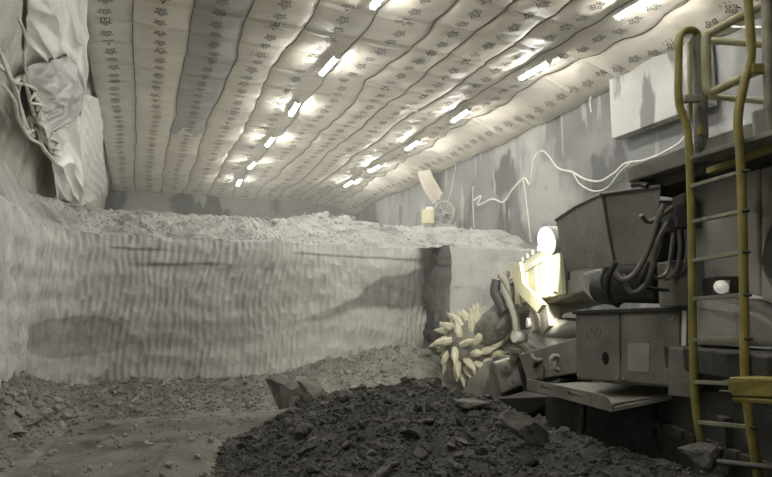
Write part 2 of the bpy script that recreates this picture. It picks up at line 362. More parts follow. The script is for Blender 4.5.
for k in range(len(SEAM)-1):
    s = np.linspace(0, 1, NC)
    a = seam_u(k, vs)[:, None]; b = seam_u(k+1, vs)[:, None]
    uu = a+.003 + (b-a-.006)*s[None, :]; vvv = np.repeat(vs[:, None], NC, 1); ss = np.repeat(s[None, :], len(vs), 0)
    zz = ceil_z(uu, vvv, ss)
    zz[:, 0] += .02; zz[:, -1] += .02
    m = M['membrane_dull'] if k == 0 else M['membrane']
    o = me_obj('membrane_roll', np.stack([uu, vvv, zz], -1).reshape(-1, 3).tolist(), grid_faces(len(vs), NC), m, rf, smooth=True)
    if k == 2:                                # the grey mesh roll stops short; the pale one shows beyond its end
        msk = (vs[:-1, None] < 20.6+.5*np.sin(np.linspace(0, 1, NC-1)*9+1)[None, :]).reshape(-1)
        o.data.materials.append(M['membrane_grey'])
        for pg, q in zip(o.data.polygons, msk): pg.material_index = int(q)
        o['label'] = 'darker grey mesh roll ending in a ragged edge'
    # printed rosettes down the middle of the roll
    mv, mf = [], []
    vm = -5.3+.13*k; R = .135
    def quad_ring(o4, i4):
        n0 = len(mv); mv.extend(o4+i4); mf.extend([(n0+i, n0+(i+1) % 4, n0+4+(i+1) % 4, n0+4+i) for i in range(4)])
    while vm < 30.4:
        jx = .03*math.sin(vm*1.3+k)
        for q in range(5):
            an = 2*PI*q/5+.3; cx_, cy_ = math.cos(an)*R*.62, math.sin(an)*R*.75
            di = (math.cos(an), math.sin(an)); dj = (-di[1], di[0])
            o4 = [(.070, 0), (0, .056), (-.070, 0), (0, -.056)]
            quad_ring([(vm, jx+cx_+di[0]*x+dj[0]*y, cy_+di[1]*x+dj[1]*y) for x, y in o4],
                      [(vm, jx+cx_+(di[0]*x+dj[0]*y)*.52, cy_+(di[1]*x+dj[1]*y)*.52) for x, y in o4])
        if k >= 3 and int(vm*2) % 3 == 0:      # thin printed dashes beside some rosettes
            for dv in (-.10, .0, .10):
                for x0 in (-.22, .13):
                    n0 = len(mv); mv.extend([(vm, x0, dv), (vm, x0+.09, dv), (vm, x0+.09, dv+.014), (vm, x0, dv+.014)]); mf.append((n0, n0+1, n0+2, n0+3))
        vm += .50
    mv = np.array(mv); um = (seam_u(k, mv[:, 0])+seam_u(k+1, mv[:, 0]))/2+mv[:, 1]; vq = mv[:, 0]+mv[:, 2]
    a_ = seam_u(k, vq); b_ = seam_u(k+1, vq); mz = ceil_z(um, vq, (um-a_)/(b_-a_))-.010
    mv = np.stack([um, vq, mz], -1).tolist()
    mo = me_obj('printed_marks', mv, mf, M['ink'], o); mo['kind'] = 'stuff'
    if k:
        cu = seam_u(k, vs); cz = ceil_z(cu, vs, np.zeros_like(cu))-.004
        MB().tube([(cu[i], vs[i], cz[i]) for i in range(0, len(vs), 4)], .009, 5).build('seam_cord', M['cord'], rf, smooth=True)

# ---- tube lamps under the membrane, two rows
def tube_lamp(u, v, label, roll=0.0):
    z = float(ceil_z(np.array([u]), np.array([v]), np.array([.5]))[0]) - .20
    root = empty('tube_lamp', T(u, v, z), label, 'lamp', 'fluorescent lamps under the membrane'); root.rotation_euler.z = TH+roll
    MB().box((0, 0, .075), (.17, 1.14, .05)).build('lamp_housing', M['lamp_case'], root, bevel=.012)
    tb = MB()
    for dx in (-.03, .03): tb.tube([(dx, -.52, .025), (dx, .52, .025)], .019, 8)
    t = tb.build('lamp_tube', M['tube'], root, smooth=True)
    for s in (-1, 1): MB().box((0, s*.54, .035), (.10, .05, .07)).build('end_cap', M['lamp_case'], root, bevel=.008)
    for s in (-1, 1): MB().tube([(0, s*.38, .10), (0, s*.38, .22)], .006, 5).build('hanger', M['cord'], root)
ORD = ['first', 'second', 'third', 'fourth', 'fifth', 'sixth']
for i in range(6):
    tube_lamp(3.97, 9.8+3.44*i, 'lit tube lamp over the bench, %s from the viewer in the row down the middle' % ORD[i], .05*math.sin(i*2.1))
for i, v in enumerate((8.2, 11.5, 15.1, 18.5, 22.1, 25.3)):
    tube_lamp(8.62, v, 'lit tube lamp in the row beside the streaked wall, %s from the viewer' % ORD[i], .06*math.sin(i*1.7+1))

for i, v in enumerate((6.3, 2.8)):  # unseen lamps added as fill light for the bench face and foreground
    tube_lamp(4.15, v, 'unseen fill tube lamp added on the middle row above and behind the viewer, %s back' % ORD[i])
    tube_lamp(.76, v-1.2, 'unseen fill tube lamp added near the sheeted wall above and behind the viewer, %s back' % ORD[i])

# ================================================================== ROCK BENCH (uncut lower half of the rock)
ZB = 3.53
path = []                                     # plan line of the cut face: u, v
for v in np.arange(-6, 7.5, .25): path.append((-1.75, v))
for v in np.arange(7.5, 12.4, .04): path.append((-1.75, v))
for a in np.arange(0, 90, 1.0):
    a = math.radians(a); path.append((-1.75+1.6*(1-math.cos(a)), 12.4+1.6*math.sin(a)))
for u in np.arange(-.15, 7.02, .025): path.append((u, 14.0+.02*u*0))
for v in np.arange(14.0, 13.0, -.03): path.append((7.02, v))
for u in np.arange(7.02, 11.2, .04): path.append((u, 13.0))
path = np.array(path); dl = np.r_[0, np.cumsum(np.hypot(*np.diff(path, axis=0).T))]
tan = np.gradient(path, axis=0); tan /= np.linalg.norm(tan, axis=1)[:, None]
nrm = np.stack([tan[:, 1], -tan[:, 0]], -1)   # pointing out of the rock
zr = np.linspace(-.25, ZB, 120)
tt, zz = np.meshgrid(dl, zr); uI = np.repeat(path[None, :, 0], len(zr), 0); vI = np.repeat(path[None, :, 1], len(zr), 0)
tw_ = tt - .035*(zz/.5) + .16*fbm(tt*1.1, zz*.9, 80, 4)
ph = tw_/.140; ci = np.floor(ph).astype(np.int64)
row = zz/(.50) + _h(ci, ci*0+4, 7)*1.0 + .35*fbm(tt*.8, zz*.4, 82, 2); ri = np.floor(row).astype(np.int64); rfx = row-ri
amp = .085*(.2+1.0*_h(ci, ri, 11))*(.35+1.0*vn(tt*1.3, zz*1.8, 85))
stroke = (1-np.abs(2*(ph-ci)-1)**1.5)*np.sin(PI*np.clip(rfx, 0, 1))**.6
side = ((uI > 6.99) & (vI < 14.0)) & (uI < 7.05)
disp = -amp*stroke + .010*np.sin(2*PI*(zz/.42+.4*fbm(tt*.4, zz*0, 90))) + .07*fbm(tt*.45, zz*.7, 87, 4) + .014*fbm(tt*5, zz*5, 88, 3)
block = (uI >= 7.05)
disp = np.where(block, disp*.5, disp)
disp = np.where(side, .34*fbm(tt*2.2, zz*1.8, 89, 5)+.12, disp)
# crumbled upper lip
disp -= .16*sst(ZB-.30, ZB, zz)*(.5+.5*fbm(tt*1.5, zz*0, 93))*np.where(block, .6, 1)
Uo = uI + nrm[None, :, 0]*disp; Vo = vI + nrm[None, :, 1]*disp
Zo = zz + np.where(zz > ZB-.02, .05*fbm(tt*1.2, zz*0, 95), 0) + np.where(block & (zz > 2.5), -.03, 0)
# dark damp band low on the face, and a darker wedge that climbs to the notch
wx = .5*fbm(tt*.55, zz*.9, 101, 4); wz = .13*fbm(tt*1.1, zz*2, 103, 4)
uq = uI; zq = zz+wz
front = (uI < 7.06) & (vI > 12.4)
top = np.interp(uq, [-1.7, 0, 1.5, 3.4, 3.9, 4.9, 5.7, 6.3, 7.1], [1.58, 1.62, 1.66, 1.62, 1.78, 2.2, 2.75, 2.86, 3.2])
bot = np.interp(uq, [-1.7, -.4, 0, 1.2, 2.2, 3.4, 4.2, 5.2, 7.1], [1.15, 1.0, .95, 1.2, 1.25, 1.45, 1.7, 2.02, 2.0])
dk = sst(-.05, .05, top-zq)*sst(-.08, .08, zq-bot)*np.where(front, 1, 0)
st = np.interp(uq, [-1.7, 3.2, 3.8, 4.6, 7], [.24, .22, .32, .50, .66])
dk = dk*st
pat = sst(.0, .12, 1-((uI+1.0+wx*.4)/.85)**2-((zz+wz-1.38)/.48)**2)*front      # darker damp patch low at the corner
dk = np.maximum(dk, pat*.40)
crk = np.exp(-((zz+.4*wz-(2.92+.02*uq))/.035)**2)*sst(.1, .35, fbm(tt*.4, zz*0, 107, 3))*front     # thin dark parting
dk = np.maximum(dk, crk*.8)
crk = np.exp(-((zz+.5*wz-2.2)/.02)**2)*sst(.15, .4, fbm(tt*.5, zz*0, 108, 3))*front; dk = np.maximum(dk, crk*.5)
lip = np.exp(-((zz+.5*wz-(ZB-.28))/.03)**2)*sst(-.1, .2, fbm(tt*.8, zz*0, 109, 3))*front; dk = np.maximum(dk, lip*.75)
dk = np.where(side, np.clip(.95+.3*fbm(tt*3, zz*2, 111), .7, 1), dk)  # notch side coloured near-black to stand in for its shade
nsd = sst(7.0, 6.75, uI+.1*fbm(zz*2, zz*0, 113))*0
dk = np.maximum(dk, np.where(front & (uI > 6.5), sst(6.62, 6.9, uI+.25*fbm(zz*2.2, zz*0+4, 113))*sst(1.7, 2.1, zz)*.95, 0))  # that painted shade carried onto the face beside the notch
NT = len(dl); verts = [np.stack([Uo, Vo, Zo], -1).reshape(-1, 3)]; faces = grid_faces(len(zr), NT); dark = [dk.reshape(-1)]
# top: from the lip back to the end wall
tgt = np.empty_like(path); DD = np.empty(NT)
for i, (u, v) in enumerate(path):
    if v < 12.4 and u < -1: tgt[i] = (-2.9, v); DD[i] = .62
    elif u < -.15: a = (v-12.4)/1.6; tgt[i] = (-2.9+.0*a, 12.4+18.8*a**2); DD[i] = .62+2.4*a
    else:
        tgt[i] = (-2.9+(u+.15)*14.1/11.3, 31.3); DD[i] = 3.0
fr = np.r_[np.linspace(.003, .26, 90), np.linspace(.27, 1, 40)]
rim = np.stack([Uo[-1], Vo[-1]], -1)
Pt = path[None] + (tgt-path)[None]*fr[:, None, None]
dist = np.linalg.norm(Pt-path[None], axis=2)
Pt = Pt + (rim-path)[None]*np.exp(-dist/.10)[..., None]
hd_ = np.where(path[None, :, 0] > -.15, np.clip(Pt[..., 1]-14.0, 0, None), dist)
hz = ZB+(Zo[-1]-ZB)[None, :]*np.exp(-dist/.2) + .93*sst(0, 1, np.clip(hd_/DD[None, :], 0, 1)**.85) - .04*np.clip(hd_-3, 0, 9)
px_, pv_ = Pt[..., 0], Pt[..., 1]
rough = .10*fbm(px_*1.3, pv_*1.3, 120, 4) + .09*(fbm(px_*4, pv_*4, 121, 3)) + .05*np.abs(fbm(px_*8, pv_*8, 122, 2)) + .05*np.round(fbm(px_*3, pv_*3, 123, 2)*3)/3
hz = hz + rough*sst(0, .5, dist)
hz = hz + .30*np.exp(-(((px_-5.2)/1.1)**2 + ((pv_-17.2)/.8)**2))*(1+.6*fbm(px_*3, pv_*3, 125, 3))
hz = hz + .1*sst(5, 9, px_)*sst(15, 17, pv_)
verts.append(np.concatenate([Pt, hz[..., None]], -1).reshape(-1, 3))
off = (len(zr)-1)*NT
faces += (np.array(grid_faces(len(fr)+1, NT))+off).tolist()
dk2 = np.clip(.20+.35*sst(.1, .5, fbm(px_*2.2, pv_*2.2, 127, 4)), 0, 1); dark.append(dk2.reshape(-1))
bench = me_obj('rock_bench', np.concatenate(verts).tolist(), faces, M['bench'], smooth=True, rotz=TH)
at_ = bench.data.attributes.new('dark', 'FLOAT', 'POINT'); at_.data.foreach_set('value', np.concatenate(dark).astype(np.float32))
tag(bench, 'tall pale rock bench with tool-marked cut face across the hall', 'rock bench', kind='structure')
# broken stones on the bench top
from mathutils.kdtree import KDTree
PtF = Pt[:90].reshape(-1, 2); hzF = hz[:90].reshape(-1)
kd = KDTree(len(PtF))
for i, p in enumerate(PtF): kd.insert((p[0], p[1], 0), i)
kd.balance()
def bench_top(u, v): return float(hzF[kd.find((u, v, 0))[1]])
for i in range(110):
    if i < 50: u, v = random.gauss(5.2, 1.0), random.gauss(16.9, .4); s = random.uniform(.05, .14)
    else: u, v = random.uniform(-1.3, 10.5), random.uniform(14.5, 17.3); s = random.uniform(.03, .075)
    if u > 10.6 or v < 14.25: continue
    put_stone('stone', BENCH_ROCKS[i % 4], (u, v, bench_top(u, v)+s*.15), s, bench)
sp = []
for i in range(2600):
    u = random.uniform(-1.6, 10.7); v = random.uniform(14.15, 17.6); s = random.uniform(.012, .034)
    sp.append((u, v, bench_top(u, v)+s*.2, s))
gravel('stone_chips', sp, M['bench_stone'], bench, 3)

# ================================================================== RUBBLE BANK at the foot of the bench
def talus_h(u, v):
    base = .40*sst(11.0+.35*fbm(u*.7, u*0, 130), 14.2, v)
    h = base + .75*np.exp(-(((u-6.0)/1.25)**2 + ((v-13.2)/.95)**2))
    h = h + .30*np.exp(-(((u-4.3)/1.0)**2 + ((v-13.6)/.8)**2))
    h = h + 1.0*np.exp(-(((u+2.05)/.50)**2 + ((v-10.2)/1.8)**2)) + .45*np.exp(-(((u+1.6)/.55)**2 + ((v-12.0)/1.2)**2))
    h = h + .5*np.exp(-(((u-9.5)/1.3)**2 + ((v-12.9)/.9)**2))
    edge = sst(10.4, 11.2, v) if np.ndim(v) == 0 else sst(10.4, 11.2, v)
    edge = np.maximum(edge, sst(-.5, -1.2, u)*sst(7.4, 8.6, v))
    edge = np.maximum(edge, 0)
    return h*edge + (.07*fbm(u*2.2, v*2.2, 133, 4)+.09*fbm(u*6, v*6, 134, 3)+.05*np.abs(fbm(u*12, v*12, 135, 2)))*sst(.02, .2, h) - .06*(1-edge)
uu, vv = np.meshgrid(np.arange(-1.95, 10.9, .05), np.arange(7.4, 14.15, .05))
hh = talus_h(uu, vv)
ww = uu[..., None]*Uv + vv[..., None]*Vv
hh2 = np.where(hh > .0, hh, hh-.05) + floor_h(ww[..., 0], ww[..., 1])*.8
nu = uu.shape[1]; g = np.array(grid_faces(uu.shape[0], nu)); keep = (hh.reshape(-1)[g].max(1) > -.03)
bank = me_obj('rubble_bank', np.stack([uu, vv, hh2], -1).reshape(-1, 3).tolist(), g[keep].tolist(), M['talus'], smooth=True, rotz=TH)
tag(bank, 'long low bank of broken rock along the foot of the cut bench', 'rubble bank')
def bank_z(u, v):
    p = Uv*u+Vv*v; return float(talus_h(np.array(u), np.array(v)) + floor_h(np.array(p[0]), np.array(p[1]))*.8)
def scatter(n, fn, hfun, hmin):
    "n random points of fn(rng, k) where hfun is above hmin"
    pts = np.zeros((0, 2))
    while len(pts) < n:
        q = fn(3*n); pts = np.concatenate([pts, q[hfun(q[:, 0], q[:, 1]) > hmin]])
    return pts[:n]
def bank_zz(u, v): return talus_h(u, v) + floor_h(u*Uv[0]+v*Vv[0], u*Uv[1]+v*Vv[1])*.8
def rnd_bank(n):
    u = np.where(RNG.random(n) < .5, RNG.uniform(-1.7, 6.8, n), RNG.uniform(-1.7, 3.5, n)); v = RNG.uniform(10.6, 13.9, n)
    return np.stack([u, np.where((u < -1) & (RNG.random(n) < .5), RNG.uniform(8.6, 12, n), v)], -1)
q = scatter(240, rnd_bank, talus_h, .05); zq_ = bank_zz(q[:, 0], q[:, 1])
for n, ((u, v), z) in enumerate(zip(q, zq_)):
    s = random.uniform(.045, .12)*(1.5 if random.random() < .12 else 1)
    put_stone('stone', TALUS_ROCKS[n % 8], (u, v, z+s*.2), s, bank)
q = scatter(4200, lambda n: np.stack([RNG.uniform(-1.9, 8.5, n), RNG.uniform(8, 13.98, n)], -1), talus_h, .03); zq_ = bank_zz(q[:, 0], q[:, 1]); sq = RNG.uniform(.014, .045, len(q))
gravel('small_stones', np.stack([q[:, 0], q[:, 1], zq_+sq*.25, sq], -1).tolist(), M['talus_stone'], bank, 5)
# crumbs on the dirt floor
xq, yq = RNG.uniform(-6.5, 1.5, 1500), RNG.uniform(6.3, 12.5, 1500); sq = RNG.choice((.012, .02, .03, .02, .05), 1500)*RNG.uniform(.7, 1.2, 1500)
sp = np.stack([xq, yq, floor_h(xq, yq)+sq*.3, sq], -1).tolist()
gravel('floor_crumbs', sp, M['talus_stone'], fl, 6)

# ================================================================== MUCK PILE (dark heap in front)
RX = [-2.3, -1.75, -1.2, -.5, .58, 1.17, 1.6, 1.92, 2.26, 2.54, 2.9, 4.0]
RZ = [0, .22, .62, .82, .92, .80, .62, .58, .56, .56, .45, .3]
RY = [8.6, 8.6, 8.5, 8.2, 8.0, 7.5, 6.7, 6.0, 5.1, 4.7, 4.4, 4.2]
RW = [2.0, 2.6, 3.4, 4.0, 4.3, 4.0, 3.6, 3.2, 2.7, 2.4, 2.3, 2.2]
def muck_h(x, y):
    R = np.interp(x, RX, RZ); Yr = np.interp(x, RX, RY); W = np.interp(x, RX, RW)
    f = np.where(y < Yr, 1-sst(0, 1, (Yr-y)/W)*.98, 1-sst(0, 1, (y-Yr)/1.9))
    h = R*f
    return h + (.10*fbm(x*1.3, y*1.3, 140, 4) + .045*fbm(x*5, y*5, 143, 3))*sst(.02, .3, h) - .05*(1-sst(0, .06, h))
xs = np.arange(-2.4, 4.01, .05); ys = np.arange(2.4, 10.2, .05); X, Y = np.meshgrid(xs, ys)
H = muck_h(X, Y); g = np.array(grid_faces(len(ys), len(xs))); keep = H.reshape(-1)[g].max(1) > -.02
pile = me_obj('muck_pile', np.stack([X, Y, H+floor_h(X, Y)*.5], -1).reshape(-1, 3).tolist(), g[keep].tolist(), M['muck'], smooth=True)
tag(pile, 'big dark heap of broken rock in front of the cutting machine', 'rock heap')
def pile_z(x, y): return float(muck_h(np.array(x), np.array(y)) + floor_h(np.array(x), np.array(y))*.5)
def pile_zz(x, y): return muck_h(x, y)+floor_h(x, y)*.5
def vis_h(x, y): return np.where(386+605*x/y < 775, muck_h(x, y), -1)
q = scatter(290, lambda n: np.stack([RNG.uniform(-2.1, 2.7, n), RNG.uniform(4.3, 8.9, n)], -1), vis_h, .05); zq_ = pile_zz(q[:, 0], q[:, 1])
for n, ((x, y), z) in enumerate(zip(q, zq_)):
    s = random.uniform(.04, .105)*(1.6 if random.random() < .12 else 1)*(y/6.5)**.5
    put_stone('rock', MUCK_ROCKS[n % 8], (x, y, z+s*.2), s, pile)
q = scatter(8500, lambda n: np.stack([RNG.uniform(-2.2, 2.9, n), RNG.uniform(3.9, 9.2, n)], -1), muck_h, .02); zq_ = pile_zz(q[:, 0], q[:, 1]); sq = RNG.uniform(.009, .036, len(q))
gravel('small_rocks', np.stack([q[:, 0], q[:, 1], zq_+sq*.2, sq], -1).tolist(), M['muck_stone'], pile, 8)
# the big single blocks
def block(name, pts_low, pts_high, label, m=None):
    b = MB().loft([pts_low, pts_high]).build(name, m or M['slab'], bevel=.015)
    sb = b.modifiers.new('sub', 'SUBSURF'); sb.subdivision_type = 'SIMPLE'; sb.levels = sb.render_levels = 3
    tx = bpy.data.textures.new('rough', 'CLOUDS'); tx.noise_scale = .12
    dm = b.modifiers.new('rough', 'DISPLACE'); dm.texture = tx; dm.strength = .05; dm.mid_level = .5
    return tag(b, label, 'boulder')
def blk(name, px, py, y, size, rot, label, m=None):
    me = rock_mesh(name, m or M['slab'], 3, hash(label) % 1 + len(label)*7, size, 9)
    o = bpy.data.objects.new(name, me); COL.objects.link(o); o.location = P(px, py, y); o.rotation_euler = rot
    return tag(o, label, 'boulder')
def slab(name, pts, ext, label):
    pts = [P(*p) for p in pts]; c = sum(pts, Vector())/len(pts); ext = Vector(ext)
    bm = bmesh.new(); mb = MB().prism([p-c for p in pts], ext)
    vs_ = [bm.verts.new(v) for v in mb.v]; [bm.faces.new([vs_[i] for i in f]) for f in mb.f]
    bmesh.ops.recalc_face_normals(bm, faces=bm.faces); bmesh.ops.triangulate(bm, faces=bm.faces)
    bmesh.ops.subdivide_edges(bm, edges=bm.edges, cuts=3, use_grid_fill=True)
    for v in bm.verts:
        q = v.co*4.5; v.co += Vector(mnoise.noise_vector(q))*.035 + Vector(mnoise.noise_vector(q*3.1))*.014
    me = bpy.data.meshes.new(name); bm.to_mesh(me); bm.free(); me.materials.append(M['slab'])
    o = bpy.data.objects.new(name, me); COL.objects.link(o); o.location = c; return tag(o, label, 'boulder')
slab('rock_slab', [(264.5, 378, 9.9), (270, 378, 9.9), (281, 383, 9.8), (292, 391, 9.7), (290, 408, 9.6), (279, 410, 9.7), (272, 396, 9.9)], (.10, .26, .03), 'dark slab standing on edge at the left end of the muck heap')
slab('rock_slab', [(296, 381, 9.2), (301, 382, 9.2), (313, 394, 9.0), (318, 402, 9.0), (305, 402, 9.1), (300, 392, 9.2)], (.12, .22, .02), 'dark slab lying against the heap just right of the standing slab')
blk('boulder', 431, 384, 8.0, (.16, .14, .13), (.1, .1, 0), 'rounded dark boulder on the crest of the heap below the cutter')
blk('rock_slab', 470, 404, 6.9, (.27, .17, .06), (.1, .15, .2), 'flat slab on the heap beside the loading apron')
blk('rock_slab', 522, 424, 5.9, (.30, .16, .12), (.1, .55, -.3), 'long tilted slab sliding down the heap toward the walkway tray')
blk('boulder', 702, 456, 4.45, (.22, .15, .10), (.1, .15, .3), 'dusty boulder at the foot of the yellow ladder')

# ================================================================== SHEETS, HOSES AND BOARDS ON THE WALLS
def drape(name, corners, m, label, cat, fold=(9, .10), seed=0, nv=90, nz=70, skew=0.6, rag=.06, bulge=.12):
    "a plastic sheet hung along the left wall; corners (tl, tr, br, bl) are surveyed points: photo x, y and distance v along the hall"
    cs = []
    for px, py, v in corners:
        d = _ray(px, py); p = np.array([0, 0, EYE]) + d*(v/(d @ Vv)); cs.append(np.array([p @ Uv, v, p[2]]))
    a, b, c, d = cs
    s, t = np.meshgrid(np.linspace(0, 1, nv), np.linspace(0, 1, nz))
    e = 1+rag*fbm(t*5, s*0+3, seed+1); s1 = .5+(s-.5)*e; t1 = .5+(t-.5)*(1+rag*fbm(s*5, t*0, seed+2))
    S_, T_ = s1[..., None], t1[..., None]
    Q = a*(1-S_)*(1-T_)+b*S_*(1-T_)+c*S_*T_+d*(1-S_)*T_
    n = np.cross(c-a, d-b); n /= np.linalg.norm(n); n = n if n[0] > 0 else -n
    k = fold[0]*(s+skew*t)+1.6*fbm(s*1.3, t*1.3, seed+4)
    ed = np.clip(np.sin(PI*np.clip(s, 0, 1))*2.2, 0, 1)
    h = ed*fold[1]*(1-np.abs(np.sin(PI*k))**.6)*(.25+.75*vn(s*3, t*2.5, seed+5)) + ed*.9*fold[1]*(1-np.abs(fbm(s*1.6+t*.8, t*1.6-s*.8, seed+8, 2))*2.2) + bulge*np.sin(PI*t)*np.sin(PI*s) + .004*fbm(s*14, t*14, seed+6)
    p = (Q+n*h[..., None]).reshape(-1, 3); ctr = p.mean(0)
    o = me_obj(name, (p-ctr).tolist(), grid_faces(nz, nv), m, smooth=True, rotz=TH, loc=T(*ctr))
    sm = o.modifiers.new('solid', 'SOLIDIFY'); sm.thickness = .006
    return tag(o, label, cat)
drape('plastic_sheet', [(30, -14, 9.8), (86.5, -14, 12.0), (84, 112, 16.8), (22, 62, 11.4)], M['sheet'], 'white crumpled plastic sheet hanging highest on the pale side wall', 'plastic sheet', (4, .13), 200, skew=-.8)
drape('plastic_sheet', [(28, 66, 11.2), (70, 52, 12.6), (84, 100, 15.2), (36, 112, 11.8)], M['sheet_grey'], 'grey plastic sheet folded like a bag in the middle of the side wall', 'plastic sheet', (3, .09), 230, skew=.4, bulge=.22)
drape('plastic_sheet', [(36, 108, 11.9), (84, 98, 15.4), (74, 120, 15.2), (46, 136, 12.6)], M['sheet_grey'], 'small grey plastic flap hanging under the folded grey sheet', 'plastic sheet', (4, .09), 250, skew=.8)
drape('plastic_sheet', [(83, 96, 16.6), (97, 96, 18.6), (107.5, 194, 30.3), (72, 209, 18.6)], M['sheet'], 'long pale plastic sheet hanging in slanted folds at the far end of the side wall', 'plastic sheet', (6, .11), 270, skew=-1.6, bulge=.05)
drape('plastic_sheet', [(46, 134, 13.6), (84, 108, 16.4), (83, 208, 19.0), (57, 197, 16.4)], M['sheet'], 'pale plastic sheet with deep folds reaching down to the bench top', 'plastic sheet', (4, .12), 290, skew=-.9, bulge=.05)

def wall_line(pts, u, jitter=0): return [T(u, *wallpt(px, py, u)) for px, py in pts]
def lw_line(pts, off=.2):
    out = []
    for px, py in pts:
        u = -1.75
        for _ in range(8):
            v, z = wallpt(px, py, u); u = float(left_u(np.array(v), np.array(z)))+off
        out.append(T(u, v, z))
    return out
hb = empty('hose_bundle', lw_line([(30, 85)])[0], 'tangle of off-white hoses looped along the pale side wall', 'hoses')
for j, (pts, r) in enumerate([
        ([(-6, 44), (6, 66), (12, 82), (21, 78), (17, 95), (27, 128), (33, 136), (30, 118), (40, 132), (46, 142), (58, 158)], .042),
        ([(-6, 62), (8, 74), (16, 92), (20, 110), (26, 132), (38, 128), (43, 148), (56, 164)], .038),
        ([(0, 52), (10, 78), (22, 84), (24, 76), (28, 92), (36, 120), (48, 138), (62, 162)], .030),
        ([(18, 18), (24, 30), (27, 44), (24, 60), (30, 84), (36, 92)], .022),
        ([(2, 84), (14, 100), (18, 118), (30, 138), (42, 146), (60, 170)], .028), ([(34, 96), (44, 108), (40, 118), (50, 124), (46, 136), (58, 142), (54, 152), (64, 160), (60, 172), (66, 184)], .026), ([(24, 84), (36, 90), (30, 102), (42, 106), (38, 122), (52, 132), (48, 144), (60, 150)], .022)]):
    adopt(MB().tube(curve_pts(lw_line(pts, .24+.03*j), 8), r, 7).build('hose', M['hose_white'], smooth=True), hb)

# pale board high on the right wall
v0, z0 = 11.1, 6.08
bd = MB().box((0, 0, 0), (.28, 2.7, 1.60)).build('pale_board', M['board'], bevel=.02)
bd.location = T(U1-.25, v0-1.35, z0+.81); bd.rotation_euler.z = TH
tag(bd, 'large pale rectangular board high on the grey side wall, splashed with grey', 'board')
# cables hanging on the right wall
def cable(pts, label, r=.022, m='hose_white', u=U1-.16):
    q = wall_line(pts, u); c = q[len(q)//2]
    o = MB().tube([p-c for p in curve_pts(q, 9)], r, 7).build('cable', M[m], smooth=True); o.location = c
    return tag(o, label, 'cable', None)
cable([(474, 200), (481, 196), (478, 205), (492, 199), (503, 202), (512, 190), (524, 178), (530, 184), (534, 160), (541, 151), (548, 155), (558, 168), (572, 172), (585, 179), (600, 181), (614, 173), (626, 163), (645, 160), (668, 150), (684, 138), (688, 120)],
      'long white cable drooping in waves along the streaked side wall', .026)
cable([(573, 173), (580, 184), (594, 191), (608, 187), (620, 172), (630, 163)], 'short white cable sagging below the long white cable', .020)
cable([(523, 178), (526, 198), (529, 225), (531, 242)], 'thin white cable hanging straight down the side wall toward the floodlight', .016)
cable([(473, 186), (473, 205), (474, 228)], 'thin pale cable hanging down the side wall at the far end of the bench', .016)
cable([(458, 145), (455, 170), (450, 195), (444, 206), (436, 210)], 'thin tan cable hanging from the membrane edge beside the tan drape', .016, 'tan_sheet')
cable([(591, 112), (590, 100), (594, 92), (606, 86)], 'short white cable curling out from the edge of the pale board', .018)
cable([(684, 34), (683, 13), (700, 17), (730, 26), (775, 27)], 'white cable running from the membrane edge across the top of the wall above the board', .022, u=U1-.5)
# tan drape and equipment at the far end of the bench
td = MB()
ctl = [(418, 165), (420, 180), (428, 197), (440, 212), (445, 226)]; ctr_ = [(428, 160), (434, 176), (446, 196), (456, 208), (458, 230)]
A = [P(x, y, 24.0) for x, y in ctl]; B = [P(x, y, 23.3) for x, y in ctr_]
A = curve_pts(A, 6); B = curve_pts(B, 6); n = 9; vs_ = []
for i in range(len(A)):
    for k in range(n):
        t = k/(n-1); p = A[i].lerp(B[i], t); vs_.append(p+Vector((-.3, -.6, 0)).normalized()*.12*abs(math.sin(t*PI*2.5)))
o = me_obj('tan_drape', vs_, grid_faces(len(A), n), M['tan_sheet'], smooth=True)
sm = o.modifiers.new('solid', 'SOLIDIFY'); sm.thickness = .02
tag(o, 'tan membrane strip hanging from the roof edge over the far end of the bench', 'membrane strip')
c0 = P(445, 214, 21.5)
hr = empty('hose_reel', c0, 'grey round hose reel on the bench below the tan drape', 'hose reel')
ax = Vector((.3, .95, 0)).normalized()
for s in (-1, 1):
    q = [c0+ax*s*.16+Vector((math.cos(a), -math.cos(a)*.3, 0))*.36+Vector((0, 0, math.sin(a)*.42)) for a in np.linspace(0, 2*PI, 24, endpoint=False)]
    adopt(MB().tube(q, .05, 6, closed=True).build('rim', M['steel_light'], smooth=True), hr)
    sp_ = MB()
    for a in np.linspace(0, 2*PI, 6, endpoint=False):
        sp_.tube([c0+ax*s*.16, c0+ax*s*.16+Vector((math.cos(a), -math.cos(a)*.3, 0))*.34+Vector((0, 0, math.sin(a)*.40))], .025, 5)
    adopt(sp_.build('spoke', M['steel_light']), hr)
adopt(MB().tube([c0-ax*.25, c0+ax*.25], .09, 10).build('hub', M['steel_light'], smooth=True), hr)
adopt(MB().box(c0+Vector((0, 0, -.48)), (.75, .6, .14)).build('base_frame', M['steel_light'], bevel=.02), hr)
c1 = P(428, 217, 21.2)
eb = empty('signal_box', c1, 'small yellow box with a lit top on the bench beside the hose reel', 'box')
adopt(MB().box(c1, (.42, .35, .50)).build('case', M['boom_paint'], bevel=.03), eb)
adopt(MB().box(c1+Vector((.05, 0, .30)), (.26, .26, .12)).build('lamp_cap', M['white'], bevel=.03), eb)

